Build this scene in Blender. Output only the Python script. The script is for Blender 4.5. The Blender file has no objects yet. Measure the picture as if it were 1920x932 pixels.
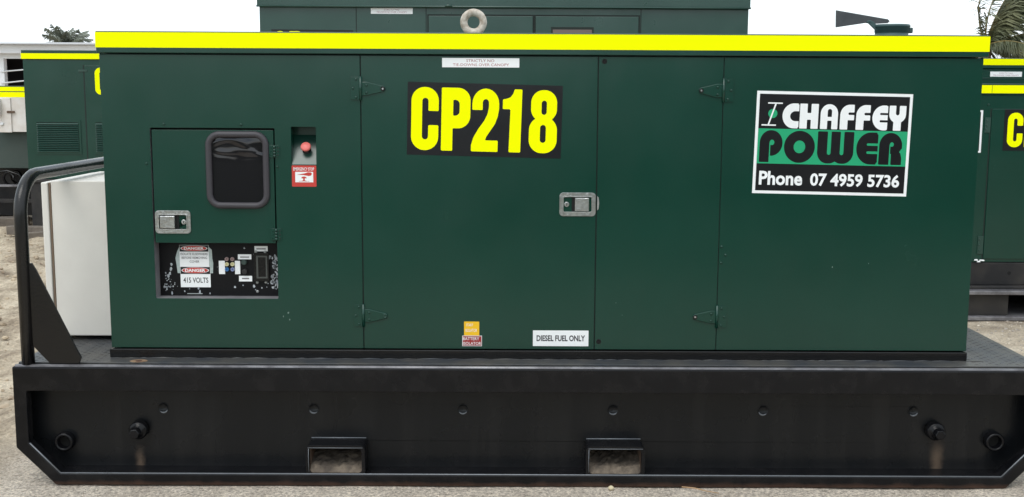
import bpy, bmesh, math, random
import numpy as np
from mathutils import Vector, Matrix
from math import sin, cos, pi, radians as rad

random.seed(7)
rng = np.random.default_rng(7)
SC = bpy.context.scene
COL = SC.collection

# ------------------------------------------------------------------ camera
cam_d = bpy.data.cameras.new('camera'); cam = bpy.data.objects.new('camera', cam_d); COL.objects.link(cam)
yaw, pitch, roll = 0.0023, 0.13675, 0.0050
fw = Vector((sin(yaw)*cos(pitch), cos(yaw)*cos(pitch), -sin(pitch)))
rt = Vector((cos(yaw), -sin(yaw), 0)); up = rt.cross(fw)
r2 = cos(roll)*rt + sin(roll)*up; u2 = -sin(roll)*rt + cos(roll)*up
M = Matrix((r2, u2, -fw)).transposed().to_4x4(); M.translation = Vector((-0.1173, -4.3804, 1.5152))
cam.matrix_world = M
cam_d.sensor_width = 36; cam_d.lens = 40.06; cam_d.clip_start = 0.05; cam_d.clip_end = 2000
SC.camera = cam

# ------------------------------------------------------------------ sky, sun, exposure (bright overcast)
SUN_EL, SUN_AZ = rad(58), rad(205)     # compass direction the light comes from: behind the camera, a little left
w = bpy.data.worlds.new('World'); SC.world = w; w.use_nodes = True
nt = w.node_tree; nt.nodes.clear()
out = nt.nodes.new('ShaderNodeOutputWorld'); mixs = nt.nodes.new('ShaderNodeMixShader')
bg1 = nt.nodes.new('ShaderNodeBackground'); bg2 = nt.nodes.new('ShaderNodeBackground')
sky = nt.nodes.new('ShaderNodeTexSky'); sky.sky_type = 'NISHITA'; sky.sun_disc = False
sky.sun_elevation = SUN_EL; sky.sun_rotation = SUN_AZ
nt.links.new(sky.outputs[0], bg1.inputs[0]); bg1.inputs[1].default_value = 0.12
tc = nt.nodes.new('ShaderNodeTexCoord'); mp = nt.nodes.new('ShaderNodeMapping'); mp.inputs['Scale'].default_value = (1, 1, 3)
nz = nt.nodes.new('ShaderNodeTexNoise'); nz.inputs['Scale'].default_value = 2.6; nz.inputs['Detail'].default_value = 6
nt.links.new(tc.outputs['Generated'], mp.inputs[0]); nt.links.new(mp.outputs[0], nz.inputs['Vector'])
cr = nt.nodes.new('ShaderNodeValToRGB'); cr.color_ramp.elements[0].position = 0.35; cr.color_ramp.elements[0].color = (.18, .18, .18, 1)
cr.color_ramp.elements[1].position = 0.52; cr.color_ramp.elements[1].color = (1, 1, 1, 1)
nt.links.new(nz.outputs[0], cr.inputs[0])
bg2.inputs[0].default_value = (.89, .96, 1, 1); bg2.inputs[1].default_value = 1.25
nt.links.new(cr.outputs[0], mixs.inputs[0]); nt.links.new(bg1.outputs[0], mixs.inputs[1]); nt.links.new(bg2.outputs[0], mixs.inputs[2])
nt.links.new(mixs.outputs[0], out.inputs[0])
sd = bpy.data.lights.new('sun', 'SUN'); sd.energy = 1.0; sd.angle = rad(34); sd.color = (1, .97, .92)
so = bpy.data.objects.new('sun', sd); COL.objects.link(so)
dirv = Vector((sin(SUN_AZ)*cos(SUN_EL), cos(SUN_AZ)*cos(SUN_EL), sin(SUN_EL)))
so.rotation_euler = dirv.to_track_quat('Z', 'Y').to_euler(); so.location = (0, 0, 20)
SC.view_settings.view_transform = 'Standard'; SC.view_settings.look = 'None'
SC.view_settings.exposure = 0.3; SC.view_settings.gamma = 1

# ------------------------------------------------------------------ materials
def mat(name, color, rough=.5, metal=0.0, spec=.5, var=None, vscale=3.0, bump=0.0, bscale=60.0, bdetail=4, rvar=0.0, coat=0.0, speck=None, fine=None):
    m = bpy.data.materials.new(name); m.use_nodes = True; t = m.node_tree; b = t.nodes['Principled BSDF']
    b.inputs['Base Color'].default_value = (*color, 1); b.inputs['Roughness'].default_value = rough
    b.inputs['Metallic'].default_value = metal; b.inputs['Specular IOR Level'].default_value = spec
    if coat: b.inputs['Coat Weight'].default_value = coat; b.inputs['Coat Roughness'].default_value = .15
    g = t.nodes.new('ShaderNodeNewGeometry').outputs['Position']
    colsock = None
    if var:
        n = t.nodes.new('ShaderNodeTexNoise'); n.inputs['Scale'].default_value = vscale; n.inputs['Detail'].default_value = 6; n.inputs['Roughness'].default_value = .6
        t.links.new(g, n.inputs['Vector'])
        mx = t.nodes.new('ShaderNodeMix'); mx.data_type = 'RGBA'; mx.inputs['A'].default_value = (*color, 1); mx.inputs['B'].default_value = (*var, 1)
        rp = t.nodes.new('ShaderNodeMapRange'); rp.inputs[1].default_value = .38; rp.inputs[2].default_value = .66
        t.links.new(n.outputs[0], rp.inputs[0]); t.links.new(rp.outputs[0], mx.inputs['Factor']); colsock = mx.outputs['Result']
    if fine:
        n = t.nodes.new('ShaderNodeTexNoise'); n.inputs['Scale'].default_value = fine[0]; n.inputs['Detail'].default_value = 2
        t.links.new(g, n.inputs['Vector'])
        mx = t.nodes.new('ShaderNodeMix'); mx.data_type = 'RGBA'; mx.blend_type = 'MULTIPLY'; mx.inputs['Factor'].default_value = 1
        rp = t.nodes.new('ShaderNodeMapRange'); rp.inputs[1].default_value = .3; rp.inputs[2].default_value = .7; rp.inputs[3].default_value = 1-fine[1]; rp.inputs[4].default_value = 1+fine[1]
        t.links.new(n.outputs[0], rp.inputs[0]); cb = t.nodes.new('ShaderNodeCombineColor')
        for i in range(3): t.links.new(rp.outputs[0], cb.inputs[i])
        if colsock: t.links.new(colsock, mx.inputs['A'])
        else: mx.inputs['A'].default_value = (*color, 1)
        t.links.new(cb.outputs[0], mx.inputs['B']); colsock = mx.outputs['Result']
    if speck:     # (scale, threshold, colour)
        n = t.nodes.new('ShaderNodeTexNoise'); n.inputs['Scale'].default_value = speck[0]; n.inputs['Detail'].default_value = 5; n.inputs['Roughness'].default_value = .65
        t.links.new(g, n.inputs['Vector'])
        rp = t.nodes.new('ShaderNodeMapRange'); rp.inputs[1].default_value = speck[1]; rp.inputs[2].default_value = speck[1]+.02
        mx = t.nodes.new('ShaderNodeMix'); mx.data_type = 'RGBA'
        if colsock: t.links.new(colsock, mx.inputs['A'])
        else: mx.inputs['A'].default_value = (*color, 1)
        mx.inputs['B'].default_value = (*speck[2], 1)
        t.links.new(n.outputs[0], rp.inputs[0]); t.links.new(rp.outputs[0], mx.inputs['Factor']); colsock = mx.outputs['Result']
    if colsock: t.links.new(colsock, b.inputs['Base Color'])
    if rvar:
        n = t.nodes.new('ShaderNodeTexNoise'); n.inputs['Scale'].default_value = 4; n.inputs['Detail'].default_value = 5
        t.links.new(g, n.inputs['Vector']); rp = t.nodes.new('ShaderNodeMapRange')
        rp.inputs[1].default_value = .3; rp.inputs[2].default_value = .7; rp.inputs[3].default_value = rough-rvar; rp.inputs[4].default_value = rough+rvar
        t.links.new(n.outputs[0], rp.inputs[0]); t.links.new(rp.outputs[0], b.inputs['Roughness'])
    if bump:
        n = t.nodes.new('ShaderNodeTexNoise'); n.inputs['Scale'].default_value = bscale; n.inputs['Detail'].default_value = bdetail
        t.links.new(g, n.inputs['Vector']); bn = t.nodes.new('ShaderNodeBump'); bn.inputs['Strength'].default_value = bump; bn.inputs['Distance'].default_value = .01
        t.links.new(n.outputs[0], bn.inputs['Height']); t.links.new(bn.outputs[0], b.inputs['Normal'])
    return m

GREEN = mat('green_paint', (.0006, .0365, .0235), .25, spec=.56, var=(.0014, .042, .0275), vscale=1.3, bump=.018, bscale=420, bdetail=2, rvar=.025, fine=(140, .04))
GREEN2 = mat('faded_green_paint', (.004, .042, .030), .32, spec=.8, var=(.009, .052, .038), vscale=1.6, bump=.02, bscale=300, rvar=.05)
def dent(m, sc=1.7, st=.22):
    t = m.node_tree; b = t.nodes['Principled BSDF']; old = b.inputs['Normal'].links[0].from_socket
    g = t.nodes.new('ShaderNodeNewGeometry').outputs['Position']; mp_ = t.nodes.new('ShaderNodeMapping'); mp_.inputs['Scale'].default_value = (1, 1, .45); t.links.new(g, mp_.inputs[0])
    n = t.nodes.new('ShaderNodeTexNoise'); n.inputs['Scale'].default_value = sc*2; n.inputs['Detail'].default_value = 1.5; t.links.new(mp_.outputs[0], n.inputs['Vector'])
    bn = t.nodes.new('ShaderNodeBump'); bn.inputs['Strength'].default_value = st; bn.inputs['Distance'].default_value = .035
    t.links.new(n.outputs[0], bn.inputs['Height']); t.links.new(old, bn.inputs['Normal']); t.links.new(bn.outputs[0], b.inputs['Normal'])
dent(GREEN); dent(GREEN2)
GREYGREEN = mat('dull_grey_green_paint', (.035, .06, .053), .6, var=(.05, .07, .06), vscale=2)
DARKGAP = mat('dark_inner_frame', (.006, .014, .011), .7)
BLACK = mat('black_paint', (.005, .005, .006), .24, spec=.45, var=(.009, .0085, .008), vscale=2.4, bump=.08, bscale=90, rvar=.08)
DECK = mat('worn_black_deck', (.036, .041, .049), .42, var=(.075, .072, .066), vscale=7, bump=.25, bscale=120, speck=(38, .73, (.30, .24, .16)))
PANELBLK = mat('black_panel_peeling', (.005, .005, .006), .5, spec=.2, speck=(30, .685, (.42, .45, .47)), bump=.1, bscale=80)
YELLOW = mat('fluorescent_yellow_tape', (.98, 1.0, .0), .6, spec=.05)
YELLOW.node_tree.nodes['Principled BSDF'].inputs['Base Color'].default_value = (.96, 1.0, .0, 1)
BLKVINYL = mat('black_vinyl', (.006, .006, .008), .3, spec=.4, var=(.010, .010, .012), vscale=5)
WHITEV = mat('white_vinyl', (.90, .92, .93), .4, var=(.85, .87, .87), vscale=6)
WHITEBOX = mat('off_white_powder_coat', (.82, .79, .73), .5, var=(.74, .71, .655), vscale=2.5, bump=.03, bscale=200)
SEAL = mat('brown_rubber_seal', (.24, .17, .12), .8)
RUBBER = mat('grey_rubber_seal', (.045, .041, .048), .5, bump=.05, bscale=150)
STEEL = mat('stainless_steel', (.62, .63, .63), .28, metal=1.0, var=(.45, .45, .45), vscale=60, bump=.15, bscale=60)
WELD_HIGHLIGHT = mat('weld_and_highlight_metal', (.20, .215, .235), .38, metal=.3, bump=.2, bscale=120)  # pale metal for welds and for painted edge highlights
STEELD = mat('dull_steel', (.42, .43, .42), .42, metal=.9, bump=.12, bscale=120)
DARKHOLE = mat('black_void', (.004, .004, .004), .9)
RED = mat('red_sign_vinyl', (.56, .045, .035), .45)
BUTTON = mat('red_button_plastic', (.78, .17, .15), .42)
AMBER = mat('amber_sign_vinyl', (.90, .52, .01), .5)
MAROON = mat('dark_red_sign_vinyl', (.33, .02, .02), .5)
LOGOGREEN = mat('logo_green_vinyl', (.01, .36, .16), .4)
GREYTXT = mat('grey_print', (.16, .15, .16), .6)
PINKTXT = mat('faded_red_print', (.42, .22, .26), .6)
REDTXT = mat('red_print', (.40, .12, .13), .6)
DARKTXT = mat('dark_print', (.03, .03, .035), .6)
RING = mat('weathered_off_white_paint', (.62, .56, .48), .6, var=(.34, .27, .20), vscale=45, bump=.3, bscale=70)
GALV = mat('worn_grey_rail', (.26, .255, .27), .38, metal=.4, var=(.13, .125, .135), vscale=14)
RUST = mat('rusty_brown', (.10, .055, .035), .85, var=(.17, .12, .085), vscale=25, bump=.3, bscale=60)
CAPGREEN = mat('grey_green_cap_paint', (.04, .085, .085), .5, var=(.055, .10, .10), vscale=12, bump=.1, bscale=150)
FLAPGREY = mat('dark_grey_flap', (.05, .055, .06), .55, var=(.08, .085, .09), vscale=12)
TAPE = mat('grey_green_torn_tape', (.36, .44, .43), .6, var=(.48, .54, .53), vscale=60)
FASCIA = mat('white_shed_paint', (.78, .80, .83), .6, var=(.70, .72, .75), vscale=.4)
SHEDDARK = mat('shed_interior', (.05, .045, .055), .9)
CREAM = mat('cream_box_paint', (.84, .81, .78), .5, var=(.72, .66, .60), vscale=6)
TIMBER = mat('grey_weathered_timber', (.20, .17, .14), .9, var=(.12, .10, .085), vscale=9, bump=.4, bscale=40)
DUSTY = mat('dusty_black_steel', (.016, .016, .018), .5, spec=.35, var=(.042, .038, .035), vscale=5)
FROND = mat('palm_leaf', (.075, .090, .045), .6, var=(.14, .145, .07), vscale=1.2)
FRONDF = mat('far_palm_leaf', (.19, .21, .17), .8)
RACHIS = mat('palm_leaf_stalk', (.20, .15, .05), .6)
TRUNKM = mat('palm_trunk_bark', (.18, .14, .11), .9, var=(.10, .08, .07), vscale=8, bump=.4, bscale=20)
STONE = mat('pale_stone', (.62, .54, .36), .9)
TWIG = mat('dry_twig', (.42, .27, .15), .8)
DIRT = mat('packed_grey_dirt', (.075, .06, .048), .95, var=(.20, .16, .12), vscale=22, bump=.6, bscale=45)
BLUE = mat('blue_plastic', (.03, .16, .40), .35)
PALEBLUE = mat('pale_blue_plastic', (.20, .24, .42), .35)
PALEYEL = mat('pale_yellow_plastic', (.66, .62, .36), .35)
PALEPINK = mat('greyish_pink_plastic', (.30, .21, .20), .4)

def web_mat():
    """black web plate: paint, faint dust and two old run marks under the pegs (object space, they belong to the plate)"""
    m = mat('black_paint_dusty_web', (.0055, .006, .0068), .28, spec=.30, bump=.05, bscale=70, rvar=.07)
    t = m.node_tree; b = t.nodes['Principled BSDF']
    g = t.nodes.new('ShaderNodeNewGeometry'); sp = t.nodes.new('ShaderNodeSeparateXYZ'); t.links.new(g.outputs['Position'], sp.inputs[0])
    mpn = t.nodes.new('ShaderNodeMapping'); mpn.inputs['Scale'].default_value = (9, 9, .7); t.links.new(g.outputs['Position'], mpn.inputs[0])
    n = t.nodes.new('ShaderNodeTexNoise'); n.inputs['Scale'].default_value = 1.5; n.inputs['Detail'].default_value = 7; t.links.new(mpn.outputs[0], n.inputs['Vector'])
    def math(op, a, bb, clamp=False):
        x = t.nodes.new('ShaderNodeMath'); x.operation = op; x.use_clamp = clamp
        for i, v in enumerate((a, bb)):
            if isinstance(v, (int, float)): x.inputs[i].default_value = v
            else: t.links.new(v, x.inputs[i])
        return x.outputs[0]
    def rng_(v, a, c, d=0., e=1.):
        x = t.nodes.new('ShaderNodeMapRange'); x.interpolation_type = 'SMOOTHSTEP'
        t.links.new(v, x.inputs[0]); x.inputs[1].default_value = a; x.inputs[2].default_value = c; x.inputs[3].default_value = d; x.inputs[4].default_value = e
        return x.outputs[0]
    mask = None
    n2 = t.nodes.new('ShaderNodeTexNoise'); n2.inputs['Scale'].default_value = 45; t.links.new(g.outputs['Position'], n2.inputs['Vector'])
    for x0, wd, z0, z1 in ((-1.572, .026, .0, .14), (1.577, .036, .0, .18)):
        dx = math('ABSOLUTE', math('SUBTRACT', math('ADD', sp.outputs[0], math('MULTIPLY', math('SUBTRACT', n2.outputs[0], .5), .02)), x0), 0)
        k = math('MULTIPLY', rng_(dx, 0., wd, 1., 0.), math('MULTIPLY', rng_(sp.outputs[2], z0, z0+.02), rng_(sp.outputs[2], z1-.09, z1, 1., 0.)))
        mask = k if mask is None else math('ADD', mask, k)
    mx = t.nodes.new('ShaderNodeMix'); mx.data_type = 'RGBA'; mx.inputs['A'].default_value = (.0055, .0064, .0078, 1); mx.inputs['B'].default_value = (.0105, .011, .012, 1)
    t.links.new(rng_(n.outputs[0], .42, .72), mx.inputs['Factor'])
    low = t.nodes.new('ShaderNodeMix'); low.data_type = 'RGBA'; low.inputs['B'].default_value = (.018, .017, .017, 1)
    t.links.new(mx.outputs['Result'], low.inputs['A']); t.links.new(math('MULTIPLY', rng_(sp.outputs[2], .02, .12, 1., 0.), math('MULTIPLY', n.outputs[0], .7)), low.inputs['Factor'])
    m2 = t.nodes.new('ShaderNodeMix'); m2.data_type = 'RGBA'; m2.inputs['B'].default_value = (.17, .12, .085, 1)
    t.links.new(low.outputs['Result'], m2.inputs['A']); t.links.new(math('MULTIPLY', mask, .62, True), m2.inputs['Factor'])
    t.links.new(m2.outputs['Result'], b.inputs['Base Color'])
    return m
WEB = web_mat()

def skid_mat():
    """black frame paint with rust creeping up from the ground line and dull scuffs"""
    m = mat('black_frame_paint', (.006, .006, .007), .24, spec=.26, bump=.08, bscale=60, rvar=.08)
    t = m.node_tree; b = t.nodes['Principled BSDF']
    g = t.nodes.new('ShaderNodeNewGeometry'); sp = t.nodes.new('ShaderNodeSeparateXYZ'); t.links.new(g.outputs['Position'], sp.inputs[0])
    n = t.nodes.new('ShaderNodeTexNoise'); n.inputs['Scale'].default_value = 14; n.inputs['Detail'].default_value = 6; t.links.new(g.outputs['Position'], n.inputs['Vector'])
    a = t.nodes.new('ShaderNodeMath'); a.operation = 'MULTIPLY_ADD'; t.links.new(n.outputs[0], a.inputs[0]); a.inputs[1].default_value = -.03; t.links.new(sp.outputs[2], a.inputs[2])
    r = t.nodes.new('ShaderNodeMapRange'); t.links.new(a.outputs[0], r.inputs[0]); r.inputs[1].default_value = -.012; r.inputs[2].default_value = .006; r.inputs[3].default_value = .9; r.inputs[4].default_value = 0
    mx = t.nodes.new('ShaderNodeMix'); mx.data_type = 'RGBA'; mx.inputs['B'].default_value = (.06, .032, .022, 1)
    m3 = t.nodes.new('ShaderNodeMix'); m3.data_type = 'RGBA'; m3.inputs['A'].default_value = (.0045, .0047, .006, 1); m3.inputs['B'].default_value = (.011, .0105, .0115, 1)
    r3 = t.nodes.new('ShaderNodeMapRange'); t.links.new(n.outputs[0], r3.inputs[0]); r3.inputs[1].default_value = .45; r3.inputs[2].default_value = .75
    t.links.new(r3.outputs[0], m3.inputs['Factor']); t.links.new(m3.outputs['Result'], mx.inputs['A'])
    t.links.new(r.outputs[0], mx.inputs['Factor']); t.links.new(mx.outputs['Result'], b.inputs['Base Color'])
    return m
SKID = skid_mat()

def glass_mat():
    """smoked acrylic with a crinkled clear film on its upper part"""
    m = mat('smoked_window_acrylic', (.010, .009, .012), .12, spec=.6)
    t = m.node_tree; b = t.nodes['Principled BSDF']
    g = t.nodes.new('ShaderNodeNewGeometry'); sp = t.nodes.new('ShaderNodeSeparateXYZ'); t.links.new(g.outputs['Position'], sp.inputs[0])
    mpn = t.nodes.new('ShaderNodeMapping'); mpn.inputs['Rotation'].default_value = (0, .7, 0); mpn.inputs['Scale'].default_value = (1, 1, 2.4); t.links.new(g.outputs['Position'], mpn.inputs[0])
    n = t.nodes.new('ShaderNodeTexNoise'); n.inputs['Scale'].default_value = 6.5; n.inputs['Detail'].default_value = .6; n.inputs['Distortion'].default_value = 1.1; t.links.new(mpn.outputs[0], n.inputs['Vector'])
    r = t.nodes.new('ShaderNodeMapRange'); t.links.new(sp.outputs[2], r.inputs[0]); r.inputs[1].default_value = 1.235; r.inputs[2].default_value = 1.265
    mu = t.nodes.new('ShaderNodeMath'); mu.operation = 'MULTIPLY'; t.links.new(r.outputs[0], mu.inputs[0]); mu.inputs[1].default_value = 1.0
    bn = t.nodes.new('ShaderNodeBump'); bn.inputs['Distance'].default_value = .013; t.links.new(mu.outputs[0], bn.inputs['Strength']); t.links.new(n.outputs[0], bn.inputs['Height'])
    t.links.new(bn.outputs[0], b.inputs['Normal'])
    return m
GLASS = glass_mat()

# ------------------------------------------------------------------ mesh helpers
WORLD = {}
class MB:
    def __init__(s): s.v = []; s.f = []; s.sm = []; s.mi = []
    def add(s, vs, fs, smooth=False, mi=0):
        o = len(s.v); s.v += [tuple(v) for v in vs]
        for f in fs: s.f.append(tuple(i+o for i in f)); s.sm.append(smooth); s.mi.append(mi)
        return s
    def box(s, x0, x1, y0, y1, z0, z1, mi=0):
        vs = [(x, y, z) for z in (z0, z1) for y in (y0, y1) for x in (x0, x1)]
        return s.add(vs, [(0, 2, 3, 1), (4, 5, 7, 6), (0, 1, 5, 4), (2, 6, 7, 3), (0, 4, 6, 2), (1, 3, 7, 5)], mi=mi)
    def obox(s, c, ax, ay, az, hx, hy, hz):
        c = Vector(c); vs = [c + ax*(hx*i) + ay*(hy*j) + az*(hz*k) for k in (-1, 1) for j in (-1, 1) for i in (-1, 1)]
        return s.add(vs, [(0, 2, 3, 1), (4, 5, 7, 6), (0, 1, 5, 4), (2, 6, 7, 3), (0, 4, 6, 2), (1, 3, 7, 5)])
    def lathe(s, c, axis, prof, n=24, cap0=True, cap1=True, rot=0):
        """prof: list of (distance along axis, radius)"""
        c = Vector(c); a = Vector(axis).normalized(); u = a.orthogonal().normalized(); w_ = a.cross(u)
        vs = []; fs = []
        for d, r in prof:
            for i in range(n):
                t = 2*pi*i/n + rot; vs.append(c + a*d + (u*cos(t) + w_*sin(t))*r)
        for j in range(len(prof)-1):
            for i in range(n):
                k = (i+1) % n; fs.append((j*n+i, j*n+k, (j+1)*n+k, (j+1)*n+i))
        s.add(vs, fs, n > 8)
        o = len(s.v)-len(vs)
        if cap0: s.f.append(tuple(o+i for i in reversed(range(n)))); s.sm.append(False); s.mi.append(0)
        if cap1: s.f.append(tuple(o+(len(prof)-1)*n+i for i in range(n))); s.sm.append(False); s.mi.append(0)
        return s
    def tube(s, pts, r, n=12, closed=False, cap=True):
        pts = [Vector(p) for p in pts]; m = len(pts); vs = []; u = None
        for i, p in enumerate(pts):
            a = pts[i-1] if (i > 0 or closed) else p; b = pts[(i+1) % m] if (i < m-1 or closed) else p
            t = (b-a).normalized()
            if u is None: u = t.orthogonal().normalized()
            else: u = (u - t*u.dot(t)).normalized()
            w_ = t.cross(u); rr = r[i] if isinstance(r, (list, tuple)) else r
            for k in range(n): q = 2*pi*k/n; vs.append(p + (u*cos(q)+w_*sin(q))*rr)
        fs = []
        for i in range(m if closed else m-1):
            j = (i+1) % m
            for k in range(n): l = (k+1) % n; fs.append((i*n+k, i*n+l, j*n+l, j*n+k))
        o = len(s.v); s.add(vs, fs, True)
        if cap and not closed:
            s.f.append(tuple(o+k for k in reversed(range(n)))); s.sm.append(False); s.mi.append(0)
            s.f.append(tuple(o+(m-1)*n+k for k in range(n))); s.sm.append(False); s.mi.append(0)
        return s
    def prism(s, pts, y0, y1):
        """outline in x,z extruded in y"""
        n = len(pts); vs = [(x, y0, z) for x, z in pts] + [(x, y1, z) for x, z in pts]
        fs = [tuple(range(n)), tuple(reversed(range(n, 2*n)))] + [(i, i+n, (i+1) % n+n, (i+1) % n) for i in range(n)]
        return s.add(vs, fs)
    def build(s, name, m, parent=None, bevel=0.0, seg=2, **props):
        me = bpy.data.meshes.new(name); me.from_pydata(s.v, [], s.f)
        me.polygons.foreach_set('use_smooth', s.sm)
        for mm in (m if isinstance(m, (list, tuple)) else [m]): me.materials.append(mm)
        if any(s.mi): me.polygons.foreach_set('material_index', s.mi)
        b = bmesh.new(); b.from_mesh(me); bmesh.ops.recalc_face_normals(b, faces=b.faces); b.to_mesh(me); b.free()
        return link(name, me, parent, bevel, seg, **props)
def link(name, me, parent=None, bevel=0.0, seg=2, **props):
    o = bpy.data.objects.new(name, me); COL.objects.link(o)
    WORLD[o.name] = Matrix.Identity(4)
    if parent:
        o.parent = parent; o.matrix_parent_inverse = WORLD[parent.name].inverted()
    if bevel:
        bm = o.modifiers.new('bevel', 'BEVEL'); bm.width = bevel; bm.segments = seg; bm.limit_method = 'ANGLE'; bm.angle_limit = rad(40)
    for k, v in props.items(): o[k] = v
    return o
def thing(name, label, cat, loc=(0, 0, 0), group=None):
    o = bpy.data.objects.new(name, None); COL.objects.link(o); o.location = loc; o.empty_display_size = .2
    WORLD[o.name] = Matrix.Translation(Vector(loc)); o['label'] = label; o['category'] = cat
    if group: o['group'] = group
    return o
def bx(name, m, parent, x0, x1, y0, y1, z0, z1, bevel=0.0, **p):
    return MB().box(x0, x1, y0, y1, z0, z1).build(name, m, parent, bevel, **p)

def plate(name, outer, holes, y0, th, m, parent, bevel=.0015, **p):
    """flat sheet with cut-outs: outline and holes in x,z; front face at y0, thickness th"""
    cu = bpy.data.curves.new(name, 'CURVE'); cu.dimensions = '2D'; cu.fill_mode = 'BOTH'; cu.extrude = th/2
    for ring in [outer]+list(holes):
        sp = cu.splines.new('POLY'); sp.points.add(len(ring)-1); sp.use_cyclic_u = True
        for i, (x, z) in enumerate(ring): sp.points[i].co = (x, z, 0, 1)
    o = bpy.data.objects.new('tmp_outline', cu); COL.objects.link(o)
    me = bpy.data.meshes.new_from_object(o.evaluated_get(bpy.context.evaluated_depsgraph_get()))
    bpy.data.objects.remove(o); bpy.data.curves.remove(cu)
    b = bmesh.new(); b.from_mesh(me); bmesh.ops.remove_doubles(b, verts=b.verts, dist=1e-5)
    for v in b.verts: x, z, d = v.co; v.co = (x, y0+th/2-d, z)
    bmesh.ops.recalc_face_normals(b, faces=b.faces); b.to_mesh(me); b.free()
    me.materials.clear(); me.materials.append(m); me.name = name
    for q in me.polygons: q.use_smooth = False
    return link(name, me, parent, bevel, 2, **p)
def rrect(x0, x1, z0, z1, r=0, n=5):
    if r <= 0: return [(x0, z0), (x1, z0), (x1, z1), (x0, z1)]
    o = []
    for cx, cz, a in ((x1-r, z0+r, -pi/2), (x1-r, z1-r, 0), (x0+r, z1-r, pi/2), (x0+r, z0+r, pi)):
        for i in range(n+1): t = a+pi/2*i/n; o.append((cx+r*cos(t), cz+r*sin(t)))
    return o
def circ_pts(cx, cz, r, n=20): return [(cx+r*cos(2*pi*i/n), cz+r*sin(2*pi*i/n)) for i in range(n)]

# ---- print: built-in font fitted to a box, rotated about a pivot in the x,z plane
def rotp(x, z, piv, a): 
    if not a: return x, z
    dx, dz = x-piv[0], z-piv[1]; return piv[0]+dx*cos(a)-dz*sin(a), piv[1]+dx*sin(a)+dz*cos(a)
def text(body, x0, x1, z0, z1, y, m, parent, bold=0.0, name='lettering', piv=(0, 0), a=0.0, spacing=1.0, rot90=False):
    cu = bpy.data.curves.new(name, 'FONT'); cu.body = body; cu.size = 1; cu.offset = bold; cu.resolution_u = 3; cu.space_character = spacing
    o = bpy.data.objects.new('tmp_text', cu); COL.objects.link(o)
    me = bpy.data.meshes.new_from_object(o.evaluated_get(bpy.context.evaluated_depsgraph_get()))
    bpy.data.objects.remove(o); bpy.data.curves.remove(cu)
    n = len(me.vertices); co = np.empty(n*3, 'f'); me.vertices.foreach_get('co', co); co = co.reshape(-1, 3)
    mn, mx = co.min(0), co.max(0); u = (co[:, 0]-mn[0])/(mx[0]-mn[0]); v = (co[:, 1]-mn[1])/(mx[1]-mn[1])
    X = x0+u*(x1-x0); Z = z0+v*(z1-z0)
    if rot90: X = x0+(1-v)*(x1-x0); Z = z0+u*(z1-z0)
    if a: dx, dz = X-piv[0], Z-piv[1]; X, Z = piv[0]+dx*cos(a)-dz*sin(a), piv[1]+dx*sin(a)+dz*cos(a)
    co = np.stack([X, np.full(n, y), Z], 1).astype('f'); me.vertices.foreach_set('co', co.ravel()); me.update()
    me.materials.clear(); me.materials.append(m); me.name = name
    for q in me.polygons: q.use_smooth = False
    b = bmesh.new(); b.from_mesh(me); b.normal_update()
    if b.faces and sum(f.normal.y for f in b.faces) > 0: bmesh.ops.reverse_faces(b, faces=b.faces)
    b.to_mesh(me); b.free()
    return link(name, me, parent)
def sheet(name, m, parent, x0, x1, z0, z1, y, piv=(0, 0), a=0.0, th=.0008, r=0):
    pts = [rotp(x, z, piv, a) for x, z in rrect(x0, x1, z0, z1, r)]
    return MB().prism(pts, y, y+th).build(name, m, parent)

# ---- drawn glyphs: signed distance shapes turned into clean flat meshes
def s_box(X, Y, x0, x1, y0, y1): return np.maximum.reduce([x0-X, X-x1, y0-Y, Y-y1])
def s_rb(X, Y, x0, x1, y0, y1, r):
    qx = np.abs(X-(x0+x1)/2)-((x1-x0)/2-r); qy = np.abs(Y-(y0+y1)/2)-((y1-y0)/2-r)
    return np.hypot(np.maximum(qx, 0), np.maximum(qy, 0))+np.minimum(np.maximum(qx, qy), 0)-r
def s_el(X, Y, cx, cy, rx, ry): return (np.sqrt(((X-cx)/rx)**2+((Y-cy)/ry)**2)-1)*min(rx, ry)
def s_poly(X, Y, P):
    P = np.array(P, float); d = np.full(X.shape, 1e9); s = np.zeros(X.shape, bool); n = len(P)
    for i in range(n):
        a, b = P[i], P[(i+1) % n]; ex, ey = b-a; wx, wy = X-a[0], Y-a[1]
        t = np.clip((wx*ex+wy*ey)/(ex*ex+ey*ey+1e-12), 0, 1); d = np.minimum(d, np.hypot(wx-ex*t, wy-ey*t))
        c = ((a[1] > Y) != (b[1] > Y)); xi = a[0]+(Y-a[1])*ex/(ey if abs(ey) > 1e-12 else 1e-12); s ^= c & (X < xi)
    return np.where(s, -d, d)
U = lambda *a: np.minimum.reduce(a)
I = lambda *a: np.maximum.reduce(a)
D = lambda a, *b: np.maximum.reduce([a]+[-q for q in b])
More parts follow.
